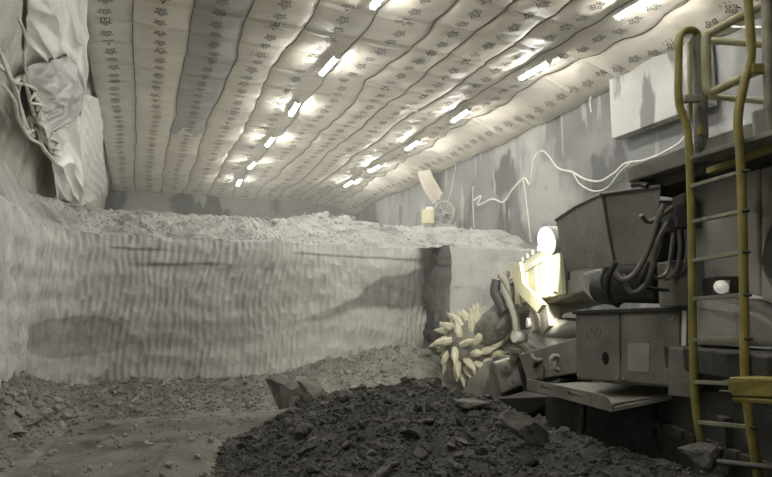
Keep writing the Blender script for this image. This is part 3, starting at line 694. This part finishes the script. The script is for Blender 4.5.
# ================================================================== THE CUTTING MACHINE
rh = empty('roadheader', (2.9, 7.0, 0), 'big dusty grey tunnelling machine with spiked cutter head, boom and yellow ladder', 'tunnelling machine')
def part(mb, name, m, bevel=0.0, smooth=False, parent=None, label=None):
    o = mb.build(name, M[m], bevel=bevel, smooth=smooth); adopt(o, rh)
    if parent is not None:
        o.parent = parent; o.matrix_parent_inverse = Matrix.Translation(rh.location).inverted() if parent is rh else Matrix.Identity(4)
    if label: o['label'] = label
    return o
def sub(mb, name, m, parent, bevel=0.0, smooth=False, label=None):
    "a sub-part: its parent part's mesh is in world coordinates, so the local frame is the same"
    o = mb.build(name, M[m], bevel=bevel, smooth=smooth); o.parent = parent
    if label: o['label'] = label
    return o

# ---- chassis and crawler track
part(MB().box((3.55, 7.2, .82), (1.9, 6.6, .75)), 'chassis', 'steel_dark', .04)
trk = MB(); y0, y1, zt = 3.6, 8.6, .78
loop = [(y0, .08), (y1, .08)] ; pts = []
for y in np.arange(y0, y1+.01, .2): pts.append((y, .06, 0))
for a in np.arange(-80, 81, 20): pts.append((y1+.36*math.cos(math.radians(a)), .42+.36*math.sin(math.radians(a)), a+90))
for y in np.arange(y1, y0-.01, -.2): pts.append((y, .78, 180))
for a in np.arange(100, 261, 20): pts.append((y0+.36*math.cos(math.radians(a)), .42+.36*math.sin(math.radians(a)), a+90))
tk = part(MB().prism([(2.62, y0, .12), (2.62, y1, .12), (2.62, y1+.28, .42), (2.62, y1, .72), (2.62, y0, .72), (2.62, y0-.28, .42)], (.5, 0, 0)), 'crawler_frame', 'steel_dark', .02)
for y, z, a in pts:
    sub(MB().box((2.85, y, z), (.62, .17, .07), Matrix.Rotation(math.radians(a), 3, 'X')), 'track_pad', 'steel_dark', tk)
for y in (y0, 4.9, 6.1, 7.3, y1):
    sub(MB().tube([(2.55, y, .42), (3.1, y, .42)], .27, 16), 'road_wheel', 'steel_dark', tk, smooth=True)

# ---- loading apron with side frame
ap0, ap1 = P(462, 392, 9.6), P(487, 357, 9.2)
part(MB().prism([P(455, 400, 9.7), P(485, 361, 9.4), P(499, 356, 9.2), P(503, 402, 9.2)], (.10, .10, 0)), 'apron_wing', 'steel', .015)
part(MB().prism([P(503, 402, 9.2), P(492, 358, 9.25), P(498, 355, 9.2), P(509, 400, 9.1)], (.25, .02, 0)), 'apron_edge', 'steel_dark', .01)
bk = part(MB().prism([P(494, 363, 9.0), P(516, 357, 8.95), P(524, 385, 8.95), P(502, 394, 9.0)], (.03, .30, .0)), 'bracket_block', 'steel_light', .03)
for px, py in ((506, 367.5), (513, 381.5)):
    c = P(px, py, 8.95); b = sub(MB().tube([c+Vector((0, .05, 0)), c+Vector((-.005, -.03, 0))], .075, 14), 'boss', 'steel_light', bk, smooth=True)
    sub(MB().tube([c+Vector((0, -.02, 0)), c+Vector((-.005, -.055, 0))], .035, 6), 'bolt', 'steel', bk)
part(MB().prism([P(515, 357, 8.95), P(520, 356, 8.95), P(529, 390, 8.9), P(524, 394, 8.9)], (.12, .22, 0)), 'bracket_side', 'steel_dark', .02)
part(MB().tube([P(513, 360, 8.9), P(515, 352, 8.9)], .06, 10).tube([P(515, 353, 8.9), P(515.5, 349, 8.9)], .085, 10), 'pin_cap', 'steel', smooth=True)
sf = part(MB().prism([P(519, 355, 8.8), P(577, 337, 7.4), P(577, 373, 7.4), P(527, 381, 8.6)], (.25, .12, 0)), 'apron_side_frame', 'steel', .015)
sub(MB().tube(curve_pts([P(532, 355, 8.4), P(535, 360, 8.3), P(543, 360, 8.2), P(546, 354, 8.2)], 5), .035, 8).tube(curve_pts([P(533, 367, 8.35), P(536, 361, 8.3), P(544, 361, 8.2), P(547, 366, 8.2)], 5), .035, 8), 'lifting_lug', 'steel', sf, smooth=True)
sub(MB().tube([P(544, 366, 8.15), P(543.5, 374, 8.12), P(542, 380, 8.1)], .015, 6), 'tether', 'steel_dark', sf)
q = [P(557.5+6*math.cos(a)+2.2*math.sin(a), 363+7*math.sin(a), 7.8) for a in np.linspace(0, 2*PI, 20, endpoint=False)]
sub(MB().tube(q, .032, 8, closed=True).tube([P(551, 358, 7.85), P(554, 363, 7.8), P(553, 369, 7.8)], .04, 8), 'shackle', 'steel_light', sf, smooth=True)
part(MB().prism([P(497, 398, 9.0), P(525, 391, 8.8), P(560, 379, 7.6), P(556, 398, 7.6), P(520, 420, 8.6)], (.5, .35, 0)), 'apron_skirt', 'rubber', .02)
# loading table behind the side frame, sloping down to the cutter side
part(MB().prism([P(560, 352, 7.9), P(505, 372, 9.7), P(505, 398, 9.7), P(560, 394, 7.9)], (2.2, .6, 0)), 'loading_table', 'steel_dark', .03)

# ---- boom
def ring(c, pts, X_, Z_): return [c+X_*a+Z_*b for a, b in pts]
bx, bz = Vector((1, .08, 0)).normalized(), Vector((0, .10, 1)).normalized()
prof = [(-.48, -.45), (-.48, .22), (-.22, .50), (.48, .50), (.48, -.45)]
bA, bB = Vector((2.98, 6.9, 2.60)), Vector((2.94, 11.6, 2.28))
bm_ = part(MB().loft([ring(bA, prof, bx, bz), ring(bB, prof, bx, bz)]), 'boom', 'steel_light', .02)
def bp(t, a, b): return bA.lerp(bB, t)+bx*a+bz*b
# painted side cover, upper strake and edge bars
sub(MB().prism([bp(.30, -.50, -.42), bp(.93, -.50, -.30), bp(.93, -.50, .20), bp(.30, -.50, .20)], (-.05, 0, 0)), 'side_cover', 'boom_paint', bm_, .01)
sub(MB().prism([bp(.30, -.50, .24), bp(.97, -.50, .24), bp(.97, -.22, .53), bp(.30, -.22, .53)], (-.03, 0, .03)), 'upper_cover', 'boom_paint', bm_, .01)
sub(MB().prism([bp(.28, -.55, .17), bp(.99, -.55, .17), bp(.99, -.55, .25), bp(.28, -.55, .25)], (-.04, 0, .0)), 'edge_bar', 'white', bm_, .008)
for t0 in (.44, .57, .70, .82):
    sub(MB().prism([bp(t0, -.55, -.38), bp(t0+.022, -.55, -.38), bp(t0+.022, -.55, .16), bp(t0, -.55, .16)], (-.03, 0, 0)), 'stiffener', 'boom_paint', bm_, .005)
for t0 in np.linspace(.4, .98, 8):
    sub(MB().tube([bp(t0, -.30, .55), bp(t0, -.30, .63)], .028, 6), 'cover_bolt', 'white', bm_)
for t0 in np.linspace(.36, .9, 9):
    sub(MB().tube([bp(t0, -.54, -.36), bp(t0, -.60, -.36)], .022, 6), 'side_bolt', 'steel', bm_)
# bright C-shaped strap at the outer end of the cover
def xs_(px, py, x=2.33): return P(px, py, x*605/(px-386))
st_ = [xs_(511, 263), xs_(523, 262), xs_(526, 283), xs_(547, 304), xs_(541, 313), xs_(519, 291), xs_(514, 272)]
part(MB().prism(st_, (-.06, .0, 0)), 'end_strap', 'boom_paint', .008)
# pivot lug, pin and lift cylinder under the boom
part(MB().prism([bp(.52, -.50, -.40), bp(.76, -.50, -.40), bp(.74, -.50, -.80), bp(.62, -.50, -.95), bp(.50, -.50, -.80)], (.22, 0, 0)), 'pivot_lug', 'steel_light', .03)
c = bp(.64, -.52, -.72); part(MB().tube([c+Vector((.25, 0, 0)), c+Vector((-.10, 0, 0))], .17, 18).tube([c, c+Vector((-.16, 0, 0))], .085, 12), 'pivot_pin', 'steel_light', smooth=True)
part(MB().prism([P(533, 335, 10.2), P(552, 318, 9.6), P(578, 322, 8.2), P(578, 340, 8.0), P(545, 349, 9.6)], (.5, .15, 0)), 'turret_skirt', 'steel_light', .03)
cy0, cy1 = P(585, 330, 7.9), P(540, 335, 10.3)
part(MB().tube([cy0, cy0.lerp(cy1, .7)], .12, 14), 'lift_cylinder', 'steel', smooth=True)
part(MB().tube([cy0.lerp(cy1, .68), cy1], .07, 12), 'cylinder_rod', 'chrome', smooth=True)
# neck: front shield, curved arm, gearbox
nk = part(MB().loft([ring(bp(.97, .1, -.05), [(-.55, -.35), (-.58, .25), (-.3, .50), (.45, .5), (.5, -.35)], bx, bz),
                     ring(Vector((2.55, 12.15, 1.90)), [(-.36, -.40), (-.40, .2), (-.2, .42), (.4, .42), (.4, -.4)], bx, bz)]), 'boom_neck', 'steel', .03)
arm = curve_pts([P(507, 272, 11.6), P(504, 286, 11.5), P(509, 300, 11.3), P(515, 316, 11.1), P(517, 332, 11.0), P(521, 341, 10.9)], 6)
part(MB().tube(arm, [.06, *([.075]*(len(arm)-2)), .10], 10), 'curved_arm', 'steel', smooth=True)
c = P(519, 337, 10.9); part(MB().tube([c+Vector((.12, .05, 0)), c+Vector((-.10, -.05, 0))], .10, 14), 'arm_pin', 'steel_light', smooth=True)
part(MB().tube(curve_pts([P(497, 280, 11.8), P(495, 292, 11.8), P(500, 302, 11.7), P(506, 312, 11.6)], 6), .10, 10), 'spray_hose', 'rubber', smooth=True)
part(MB().tube(curve_pts([P(500, 275, 11.6), P(506, 282, 11.4), P(512, 296, 11.3), P(508, 306, 11.4)], 6), .06, 8), 'spray_pipe', 'steel', smooth=True)
CC = P(474, 344, 13.2)                                       # centre of the cutter head
gx0 = Vector((2.5, 12.0, 1.92)); hd = (CC-gx0).normalized()
part(MB().tube([gx0, gx0.lerp(CC, .45), gx0.lerp(CC, .80)], [.30, .32, .26], 20), 'cutter_gearbox', 'drum', smooth=True)
# ---- cutter head with its picks
for side, CD, hx in ((0, CC+Vector((-.12, -.05, 0)), Vector((-.66, -.74, .12))), (1, CC+Vector((.62, .42, 0)), Vector((.80, .58, .0)))):
    hx = hx.normalized(); hs = hx.cross(Vector((0, 0, 1))).normalized(); ht = hs.cross(hx)
    sec = []
    for t, r in ((-.52, .20), (-.40, .48), (-.2, .56), (.0, .55), (.2, .48), (.36, .34), (.46, .16), (.48, .04)):
        sec.append([CD+hx*t+(hs*math.cos(a)+ht*math.sin(a))*r for a in np.linspace(0, 2*PI, 24, endpoint=False)])
    ch = part(MB().loft(sec), 'cutter_head', 'drum', smooth=True)
    for row in range(6):
        t = -.34+.155*row; r = float(np.interp(t, [-.4, -.2, 0, .2, .36, .46], [.52, .56, .55, .48, .34, .14]))
        cnt = max(4, int(round(12*r/.55)))
        for k in range(cnt):
            a = 2*PI*k/cnt + row*.40+.1*math.sin(row*3+k)
            rad = (hs*math.cos(a)+ht*math.sin(a)); tg = (-hs*math.sin(a)+ht*math.cos(a))
            base = CD+hx*t+rad*(r-.06); out = (rad*1.0-tg*.75+hx*(.10+.9*max(0, t))).normalized()
            L_ = .40+.07*math.sin(k*2.3+row)
            sub(MB().tube([base, base+out*L_*.40, base+out*L_*.60, base+out*L_*.72, base+out*L_], [.070, .088, .078, .056, .014], 7), 'pick', 'pick', ch, smooth=True)

# ---- floodlight behind the guard
lc = P(553, 240, 7.9); ld = (P(474, 344, 13.2)-lc).normalized(); ld = (ld+Vector((-1.5, -1.5, .0))).normalized()
fld = part(MB().tube([lc-ld*.12, lc-ld*.10, lc+ld*.06, lc+ld*.10], [.10, .17, .20, .20], 20), 'floodlight', 'white', smooth=True)
sub(MB().tube([lc+ld*.10, lc+ld*.112], .185, 20), 'lens', 'flood', fld, smooth=True)
sub(MB().tube([lc-ld*.05, lc+Vector((.25, .0, -.15)), lc+Vector((.5, 0, -.25))], .03, 8), 'lamp_arm', 'steel_light', fld, smooth=True)
sl = bpy.data.lights.new('floodlight_beam', 'SPOT'); sl.energy = FLOOD_W; sl.spot_size = math.radians(100); sl.spot_blend = .6; sl.shadow_soft_size = .12; sl.color = (1, .95, .80)
so = bpy.data.objects.new('floodlight_beam', sl); COL.objects.link(so); so.location = lc+Vector((-.12, .28, -.05))
so.rotation_euler = (Vector((2.3, 12.6, 1.3))-so.location).to_track_quat('-Z', 'Y').to_euler()

# ---- guard plates round the cab front
gd = part(MB().prism([P(556, 221, 7.3), P(575, 208, 6.6), P(602, 195, 5.75), P(615, 266, 5.65), P(590, 268, 6.4), P(568, 272, 7.15), P(568.5, 280, 7.2), P(566, 279, 7.2), P(563, 258, 7.2), P(562, 240, 7.3)], (.03, .012, 0)), 'guard_plate', 'guard', .006)
sub(MB().prism([P(602, 195, 5.75), P(661, 187, 5.35), P(653, 263, 5.35), P(615, 266, 5.65)], (.01, .04, 0)), 'guard_plate_side', 'guard', gd, .006)
sub(MB().tube([P(556, 220, 7.3), P(575, 207, 6.6), P(602, 194, 5.75)], .022, 6).tube([P(602, 194, 5.74), P(661, 186, 5.34)], .018, 6), 'guard_rim', 'steel', gd, smooth=True)
sub(MB().tube([P(602, 194, 5.73), P(608, 228, 5.69), P(615, 266, 5.63)], .012, 6), 'guard_seam', 'steel_dark', gd)
sub(MB().prism([P(584, 255, 6.3), P(598, 253, 6.0), P(598, 255.5, 6.0), P(584, 257.5, 6.3)], (-.012, -.006, 0)), 'scuff_strip', 'steel', gd)
# ---- cab platform and supports
pf = [P(627, 167, 5.6), P(692, 144, 4.85), P(780, 112, 4.1)]
slab = MB(); th = Vector((0, 0, -.15))
slab.prism([pf[0], pf[1], pf[2], pf[2]+Vector((1.6, .4, 0)), pf[0]+Vector((1.7, .9, 0))], th)
pl = part(slab, 'cab_platform', 'steel', .012)
sub(MB().prism([pf[0]+Vector((.12, .05, -.15)), pf[1]+Vector((.10, 0, -.15)), pf[2]+Vector((.1, 0, -.15)), pf[2]+Vector((1.5, .3, -.15)), pf[0]+Vector((1.6, .8, -.15))], (0, 0, -.10)), 'platform_beam', 'steel_dark', pl, .01)
sub(MB().tube([P(633, 185, 5.6), P(640, 184, 5.5), P(648, 186, 5.4)], .03, 8).tube([P(640, 180, 5.5), P(641, 188, 5.5)], .035, 8), 'clamp', 'rubber', pl, smooth=True)
part(MB().prism([P(690, 156, 4.55), P(780, 127, 3.95), P(780, 133, 3.95), P(690, 160, 4.55)], (.5, .1, 0)), 'step_plate', 'steel', .006)
part(MB().prism([P(706, 168, 4.7), P(772, 144, 4.2), P(772, 150, 4.2), P(706, 174, 4.7)], (.06, .02, 0)), 'yellow_bar', 'yellow', .006)
part(MB().tube([P(762, 112, 4.15), P(764, 138, 4.15)], .065, 12), 'post_socket', 'steel_light', smooth=True)
# ---- big curved body panel behind the ladder
sec = []
for px, top, bot in ((688, 172, 268), (698, 170, 277), (710, 167, 283), (725, 163, 287), (745, 157, 293), (761, 153, 298)):
    y = float(np.interp(px, [688, 800], [5.35, 4.4]))
    a, b = P(px, top, y), P(px, bot, y)
    sec.append([a, a.lerp(b, .5)+Vector((-.04, -.02, 0)), b, b+Vector((.3, .12, .10)), a+Vector((.3, .12, 0))])
bpn = part(MB().loft(sec), 'body_panel', 'panel', .02, smooth=True)
sub(MB().prism([P(761, 152, 4.73), P(800, 140, 4.4), P(800, 222, 4.4), P(775, 222, 4.6), P(769, 230, 4.66), P(764, 246, 4.7), P(761, 262, 4.73)], (.3, .1, 0)), 'panel_corner', 'panel', bpn, .01)
sub(MB().prism([P(761, 262, 4.73), P(766, 278, 4.69), P(774, 290, 4.62), P(800, 296, 4.4), P(800, 318, 4.4), P(761, 298, 4.73)], (.3, .1, 0)), 'panel_corner', 'panel', bpn, .01)
part(MB().prism([P(690, 304, 5.0), P(700, 299, 4.95), P(715, 298, 4.85), P(735, 301, 4.65), P(755, 312, 4.5), P(790, 332, 4.3), P(790, 347, 4.3), P(690, 345, 5.0)], (.5, .2, 0)), 'lower_body_panel', 'panel', .03)
part(MB().box(P(735, 362, 4.75), (.5, 1.6, .20)), 'side_beam', 'steel_dark', .02)
tkw = part(MB().tube([P(792, 260, 7.4)+Vector((0, 0, -.75)), P(792, 260, 7.4)+Vector((0, 0, .75))], .55, 24), 'bright_wall_stand_in', 'white', smooth=True)  # added white cylinder, stands in for the bright wall beyond the panel opening
sub(MB().tube([P(792, 260, 7.4)+Vector((0, 0, -.08)), P(792, 260, 7.4)+Vector((0, 0, .02))], .565, 24), 'stand_in_band', 'steel_light', tkw, smooth=True)
# headlamp
hl = part(MB().box(P(722, 287, 5.0), (.22, .22, .17)), 'headlamp', 'steel_dark', .015)
c = P(721, 287, 4.84); sub(MB().tube([c, c+Vector((-.02, -.05, 0)), c+Vector((-.03, -.08, 0))], [.055, .045, .015], 14), 'lens', 'flood_dim', hl, smooth=True)
sub(MB().prism([P(724, 280, 4.84), P(730, 280, 4.84), P(729, 293, 4.84), P(725, 293, 4.84)], (0, .02, 0)), 'side_reflector', 'white', hl)
part(MB().tube(curve_pts([P(703, 306, 5.1), P(706, 318, 5.05), P(703, 335, 5.05), P(705, 350, 5.0)], 6), .03, 8), 'drain_hose', 'hose', smooth=True)

# ---- control cabinet with two doors
c00, c10, c01, c11 = P(575, 313, 6.1), P(690, 309, 5.25), P(577, 380, 6.1), P(689, 389, 5.25)
back = Vector((.62, .55, 0))
cb = part(MB().prism([c00, c10, c11, c01], back), 'control_cabinet', 'steel', .015)
def cf(s, t, off=0.0):
    p = c00.lerp(c10, s).lerp(c01.lerp(c11, s), t); n = Vector((-.75, -.66, 0)); return p+n*off
def cabq(s0, s1, t0, t1, off, ext): return MB().prism([cf(s0, t0, off), cf(s1, t0, off), cf(s1, t1, off), cf(s0, t1, off)], Vector((-.75, -.66, 0))*ext)
d1 = sub(cabq(.012, .43, .03, .97, 0, .018), 'door', 'steel', cb, .006)
d2 = sub(cabq(.442, .93, .03, .97, 0, .018), 'door', 'steel', cb, .006)
sub(cabq(-.01, 1.0, -.035, .02, -.01, .05), 'top_lip', 'steel_dark', cb, .004)
sub(cabq(.95, .985, .02, .5, .01, .02), 'bright_edge', 'white', cb, .002)
hc = cf(.30, .66, .019)
ell = [hc+(c10-c00).normalized()*.035*math.cos(a)+Vector((0, 0, .062))*math.sin(a) for a in np.linspace(0, 2*PI, 18, endpoint=False)]
sub(MB().prism(ell, Vector((-.75, -.66, 0))*.003), 'round_opening', 'hole', cb)
sub(cabq(.50, .69, .44, .82, .018, .006), 'sign_plate', 'label', cb, .002, label='paler square plate')
for s_, t_ in ((.03, .08), (.03, .92), (.40, .92), (.47, .92), (.90, .92), (.88, .12), (.71, .85)):
    c = cf(s_, t_, .018); sub(MB().tube([c, c+Vector((-.015, -.013, 0))], .012, 6), 'rivet', 'steel_light', cb)
# faint hand scrawl on the left door
scr = MB()
for s_, h_, l_ in ((.11, .10, .3), (.145, .14, .2), (.175, .10, .5), (.205, .15, .35), (.235, .12, .1)):
    a = cf(s_, .38, .0195); b = cf(s_+.02, .38-h_*1.1, .0195); scr.tube([a, a.lerp(b, .5)+Vector((.008, 0, 0)), b], .009, 5)
sub(scr, 'scrawl', 'guard', cb, label='dark hand-drawn scrawl')
part(cabq(.93, 1.12, .48, 1.06, .02, .22), 'side_box', 'steel', .01)
# ---- walkway tray with slotted lip
tr = part(MB().prism([P(541, 384, 7.7), P(614, 403, 5.45), P(672, 394, 5.6), P(660, 388, 6.1), P(585, 382, 7.0)], (0, 0, -.03)), 'walkway_tray', 'steel', .004)
lipo = []
A_, B_ = P(527, 389, 7.9), P(612, 412, 5.38)
def lp(t, h): return A_.lerp(B_, t)+Vector((0, 0, h))
lipm = MB()
ho = .13
segs = [(0, .22, 0, ho), (.22, .40, 0, .055), (.22, .40, .095, ho), (.40, .58, 0, ho), (.58, .72, 0, .055), (.58, .72, .095, ho), (.72, .93, 0, ho)]
for a, b, h0, h1 in segs: lipm.prism([lp(a, h0), lp(b, h0), lp(b, h1), lp(a, h1)], (.02, .004, 0))
lipm.prism([lp(.93, 0), lp(1, 0), lp(1, .06), lp(.975, .11), lp(.93, ho)], (.02, .004, 0))
sub(lipm, 'tray_lip', 'steel', tr)
sub(MB().prism([P(612, 412, 5.4), P(674, 399, 5.6), P(674, 395, 5.6), P(612, 408, 5.4)], (.0, .03, 0)), 'tray_end', 'steel_light', tr)
for px, y in ((583, 6.5), (655, 5.9)):
    sub(MB().tube([P(px, 398, y), P(px-1, 425, y), P(px-3, 436, y)], .04, 8), 'tray_leg', 'steel_dark', tr, smooth=True)
part(MB().prism([P(556, 384, 7.4), P(690, 392, 5.6), P(690, 404, 5.6), P(556, 392, 7.4)], (.6, .5, 0)), 'sill_beam', 'steel', .01)
part(MB().prism([P(545, 396, 7.6), P(700, 402, 5.4), P(700, 470, 5.4), P(545, 440, 7.6)], (.9, .7, 0)), 'underframe', 'rubber', .02)
# ---- motors, hoses and fittings above the cabinet
part(MB().tube([P(616, 283, 6.15), P(664, 283, 5.7)], .20, 18).tube([P(612, 283, 6.2), P(618, 283, 6.15)], .23, 18), 'pump_motor', 'steel_dark', smooth=True)
part(MB().tube([P(603, 288, 6.4), P(615, 288, 6.2)], .17, 16), 'pump_flange', 'rubber', smooth=True)
part(MB().box(P(683, 284, 5.35), (.32, .3, .40)), 'valve_box', 'steel', .015)
part(MB().box(P(680, 218, 5.3), (.22, .3, .22)).box(P(684, 204, 5.25), (.12, .2, .16)).box(P(672, 226, 5.25), (.12, .14, .12)), 'valve_bank', 'steel_dark', .015)
part(MB().box(P(668, 250, 6.2), (.9, .3, 1.0)), 'bulkhead', 'rubber', .01)
for pts, r, m in (
        ([(664, 204), (656, 225), (648, 250), (636, 272), (624, 280), (616, 274), (613, 262)], .026, 'hose'),
        ([(668, 222), (658, 240), (652, 265), (645, 285), (633, 293), (626, 285), (624, 275)], .022, 'hose'),
        ([(662, 232), (659, 250), (652, 272), (658, 278), (668, 270), (672, 245), (673, 232)], .018, 'hose'),
        ([(679, 230), (680, 250), (677, 268), (668, 279), (660, 275)], .018, 'hose'),
        ([(686, 230), (687, 250), (684, 268), (674, 280)], .016, 'hose'),
        ([(650, 262), (642, 280), (648, 288), (668, 290)], .018, 'rubber'),
        ([(616, 262), (608, 280), (610, 298), (618, 306)], .022, 'rubber'),
        ([(641, 215), (648, 222), (660, 216), (672, 208)], .020, 'hose'),
        ([(606, 266), (601, 280), (604, 292)], .014, 'hose')):
    yy = np.linspace(5.08, 5.22, len(pts)) if r < .022 else np.linspace(5.0, 5.22, len(pts))
    part(MB().tube(curve_pts([P(a, b, y) for (a, b), y in zip(pts, yy)], 7), r, 8), 'hydraulic_hose', m, smooth=True)
part(MB().prism([P(581, 272, 6.9), P(600, 268, 6.8), P(602, 290, 6.8), P(606, 300, 6.8), P(592, 302, 6.9), P(583, 292, 6.9)], (.15, .1, 0)), 'white_canister', 'white', .04)

# ---- ladder
YL, YR_ = 4.6, 4.15
lad = part(MB().tube(curve_pts([P(705, 455, YL), P(699, 430, YL), P(695, 395, YL), P(693, 340, YL), P(692, 270, YL), P(691, 200, YL), P(689, 150, YL), P(687, 128, YL), P(679, 102, YL), P(678.5, 70, YL), P(679, 42, YL), P(682, 33, YL+.02), P(690, 30, YL+.06), P(697, 35, YL+.1), P(699, 60, YL+.12), P(701, 135, YL+.12)], 6), .030, 10), 'ladder', 'yellow', smooth=True, label='yellow access ladder with bowed hand rails')
sub(MB().tube(curve_pts([P(759, 480, YR_), P(754, 450, YR_), P(749, 415, YR_), P(745, 370, YR_), P(744, 290, YR_), P(742, 200, YR_), P(740, 150, YR_), P(738, 118, YR_), P(744, 84, YR_), P(751, 58, YR_), P(750, 25, YR_), P(747, -12, YR_)], 6), .031, 10), 'rail', 'yellow', lad, smooth=True)
for a, b in (((690, 187), (741, 172)), ((692, 222), (741, 211.5)), ((692, 261), (742, 252.5)), ((693, 299), (743, 295)), ((693, 340), (744, 338.5)), ((694, 382), (746, 384)), ((698, 422), (750, 427))):
    p, q = P(*a, YL), P(*b, YR_); d = (q-p).normalized(); n_ = d.cross(Vector((0, 0, 1))).normalized()
    sub(MB().prism([p+Vector((0, 0, .014))-n_*.02, p+Vector((0, 0, .014))+n_*.02, p-Vector((0, 0, .014))+n_*.02, p-Vector((0, 0, .014))-n_*.02], q-p), 'rung', 'rung', lad, .004)
    sub(MB().tube([q+Vector((-.01, -.02, 0)), q+Vector((.035, -.045, 0))], .012, 8), 'rung_bolt', 'rubber', lad)
# ---- guard rails of the platform
hr_ = part(MB().tube(curve_pts([P(702, 150, 4.80), P(701, 135, 4.75), P(700, 80, 4.72), P(697, 38, 4.72)], 6), .055, 10), 'gate_post', 'steel', smooth=True)
sub(MB().tube([P(690, 42, 4.68), P(690, 120, 4.68)], .022, 8), 'latch_bar', 'yellow_worn', hr_, smooth=True)
sub(MB().box(P(692, 99, 4.62), (.14, .06, .055)), 'latch_plate', 'rung', hr_, .006)
gt = part(MB().tube([P(711, 33, 4.55), P(730, 22, 4.45), P(752, 11, 4.35), P(785, -8, 4.2)], .036, 10).tube(curve_pts([P(711, 33, 4.55), P(706, 37, 4.56), P(706, 60, 4.56), P(707, 86, 4.56), P(711, 93, 4.55)], 5), .036, 10).tube([P(711, 93, 4.55), P(748, 75, 4.35), P(785, 60, 4.2)], .034, 10), 'gate', 'yellow_worn', smooth=True)
part(MB().tube([P(706, 40, 4.9), P(785, 46, 4.6)], .030, 10), 'guard_rail', 'yellow_worn', smooth=True)
part(MB().tube([P(703, 96, 4.85), P(785, 103, 4.5)], .026, 10), 'guard_rail', 'yellow_worn', smooth=True)
part(MB().tube([P(766, -12, 4.1), P(770, 132, 4.1)], .036, 10), 'corner_post', 'rung', smooth=True)
part(MB().box(P(760, 69, 4.12), (.13, .05, .07)), 'post_clamp', 'yellow', .006)
# ---- yellow step block low on the right
sb_ = part(MB().prism([P(727, 382, 3.95), P(729, 377, 3.95), P(785, 379, 3.75), P(785, 398, 3.75), P(733, 396, 3.95), P(728, 390, 3.95)], (.25, .1, 0)), 'yellow_step', 'yellow', .008)
sub(MB().prism([P(731, 398, 3.93), P(785, 400, 3.73), P(785, 405, 3.73), P(734, 402, 3.93)], (.22, .1, 0)), 'step_lip', 'yellow', sb_, .006)
sub(MB().tube([P(719, 391, 4.0), P(729, 391.5, 3.98)], .008, 6), 'latch_rod', 'chrome', sb_)
for px in (728, 752):
    part(MB().box(P(px, 445, 4.7), (.10, .12, .42)), 'under_strut', 'steel_dark', .01)
part(MB().tube([P(718, 462, 4.3), P(790, 470, 3.9)], .022, 8), 'under_bar', 'rubber', smooth=True)

# ================================================================== DUST HAZE
def volume(name, verts_box, dens, label, col=(.92, .92, .88)):
    m = bpy.data.materials.new(name); m.use_nodes = True; nt = m.node_tree; nt.nodes.clear()
    out = nt.nodes.new('ShaderNodeOutputMaterial'); vs = nt.nodes.new('ShaderNodeVolumeScatter')
    vs.inputs['Color'].default_value = (*col, 1); vs.inputs['Density'].default_value = dens; vs.inputs['Anisotropy'].default_value = .3
    nt.links.new(vs.outputs[0], out.inputs['Volume'])
    o = verts_box.build(name, m); return tag(o, label, 'haze', kind='stuff')
if HAZE:
    hz_ = volume('dust_haze', MB().box((4.7, 19.0, 3.9), (11.6, 23.4, 7.6)), HAZE, 'thin grey dust haze filling the hall beyond the machine')
    hz_.rotation_euler.z = TH

def dust_cloud():
    m = bpy.data.materials.new('dust_cloud'); m.use_nodes = True; nt = m.node_tree; N = nt.nodes; L = nt.links; N.clear()
    out = N.new('ShaderNodeOutputMaterial'); vs = N.new('ShaderNodeVolumeScatter'); vs.inputs['Color'].default_value = (.93, .92, .88, 1)
    tc = N.new('ShaderNodeTexCoord'); ln = N.new('ShaderNodeVectorMath'); ln.operation = 'LENGTH'; L.new(tc.outputs['Object'], ln.inputs[0])
    r = N.new('ShaderNodeMapRange'); r.interpolation_type = 'SMOOTHSTEP'; r.inputs[1].default_value = 1.0; r.inputs[2].default_value = .1; r.inputs[3].default_value = 0; r.inputs[4].default_value = 1
    L.new(ln.outputs['Value'], r.inputs[0])
    nz = N.new('ShaderNodeTexNoise'); nz.inputs['Scale'].default_value = 2.2; nz.inputs['Detail'].default_value = 3; L.new(tc.outputs['Object'], nz.inputs[0])
    n2 = N.new('ShaderNodeMapRange'); n2.inputs[1].default_value = .35; n2.inputs[2].default_value = .7; L.new(nz.outputs['Fac'], n2.inputs[0])
    mu = N.new('ShaderNodeMath'); mu.operation = 'MULTIPLY'; L.new(r.outputs[0], mu.inputs[0]); L.new(n2.outputs[0], mu.inputs[1])
    m2 = N.new('ShaderNodeMath'); m2.operation = 'MULTIPLY'; m2.inputs[1].default_value = 1.0; L.new(mu.outputs[0], m2.inputs[0])
    L.new(m2.outputs[0], vs.inputs['Density']); L.new(vs.outputs[0], out.inputs['Volume'])
    bm = bmesh.new(); bmesh.ops.create_icosphere(bm, subdivisions=2, radius=1.02); me = bpy.data.meshes.new('dust_cloud'); bm.to_mesh(me); bm.free(); me.materials.append(m)
    o = bpy.data.objects.new('dust_cloud', me); COL.objects.link(o); o.location = P(492, 300, 13.6); o.scale = (1.75, 1.5, 1.6)
    tag(o, 'pale cloud of dust and spray around the spiked cutter head', 'dust', kind='stuff')
dust_cloud()
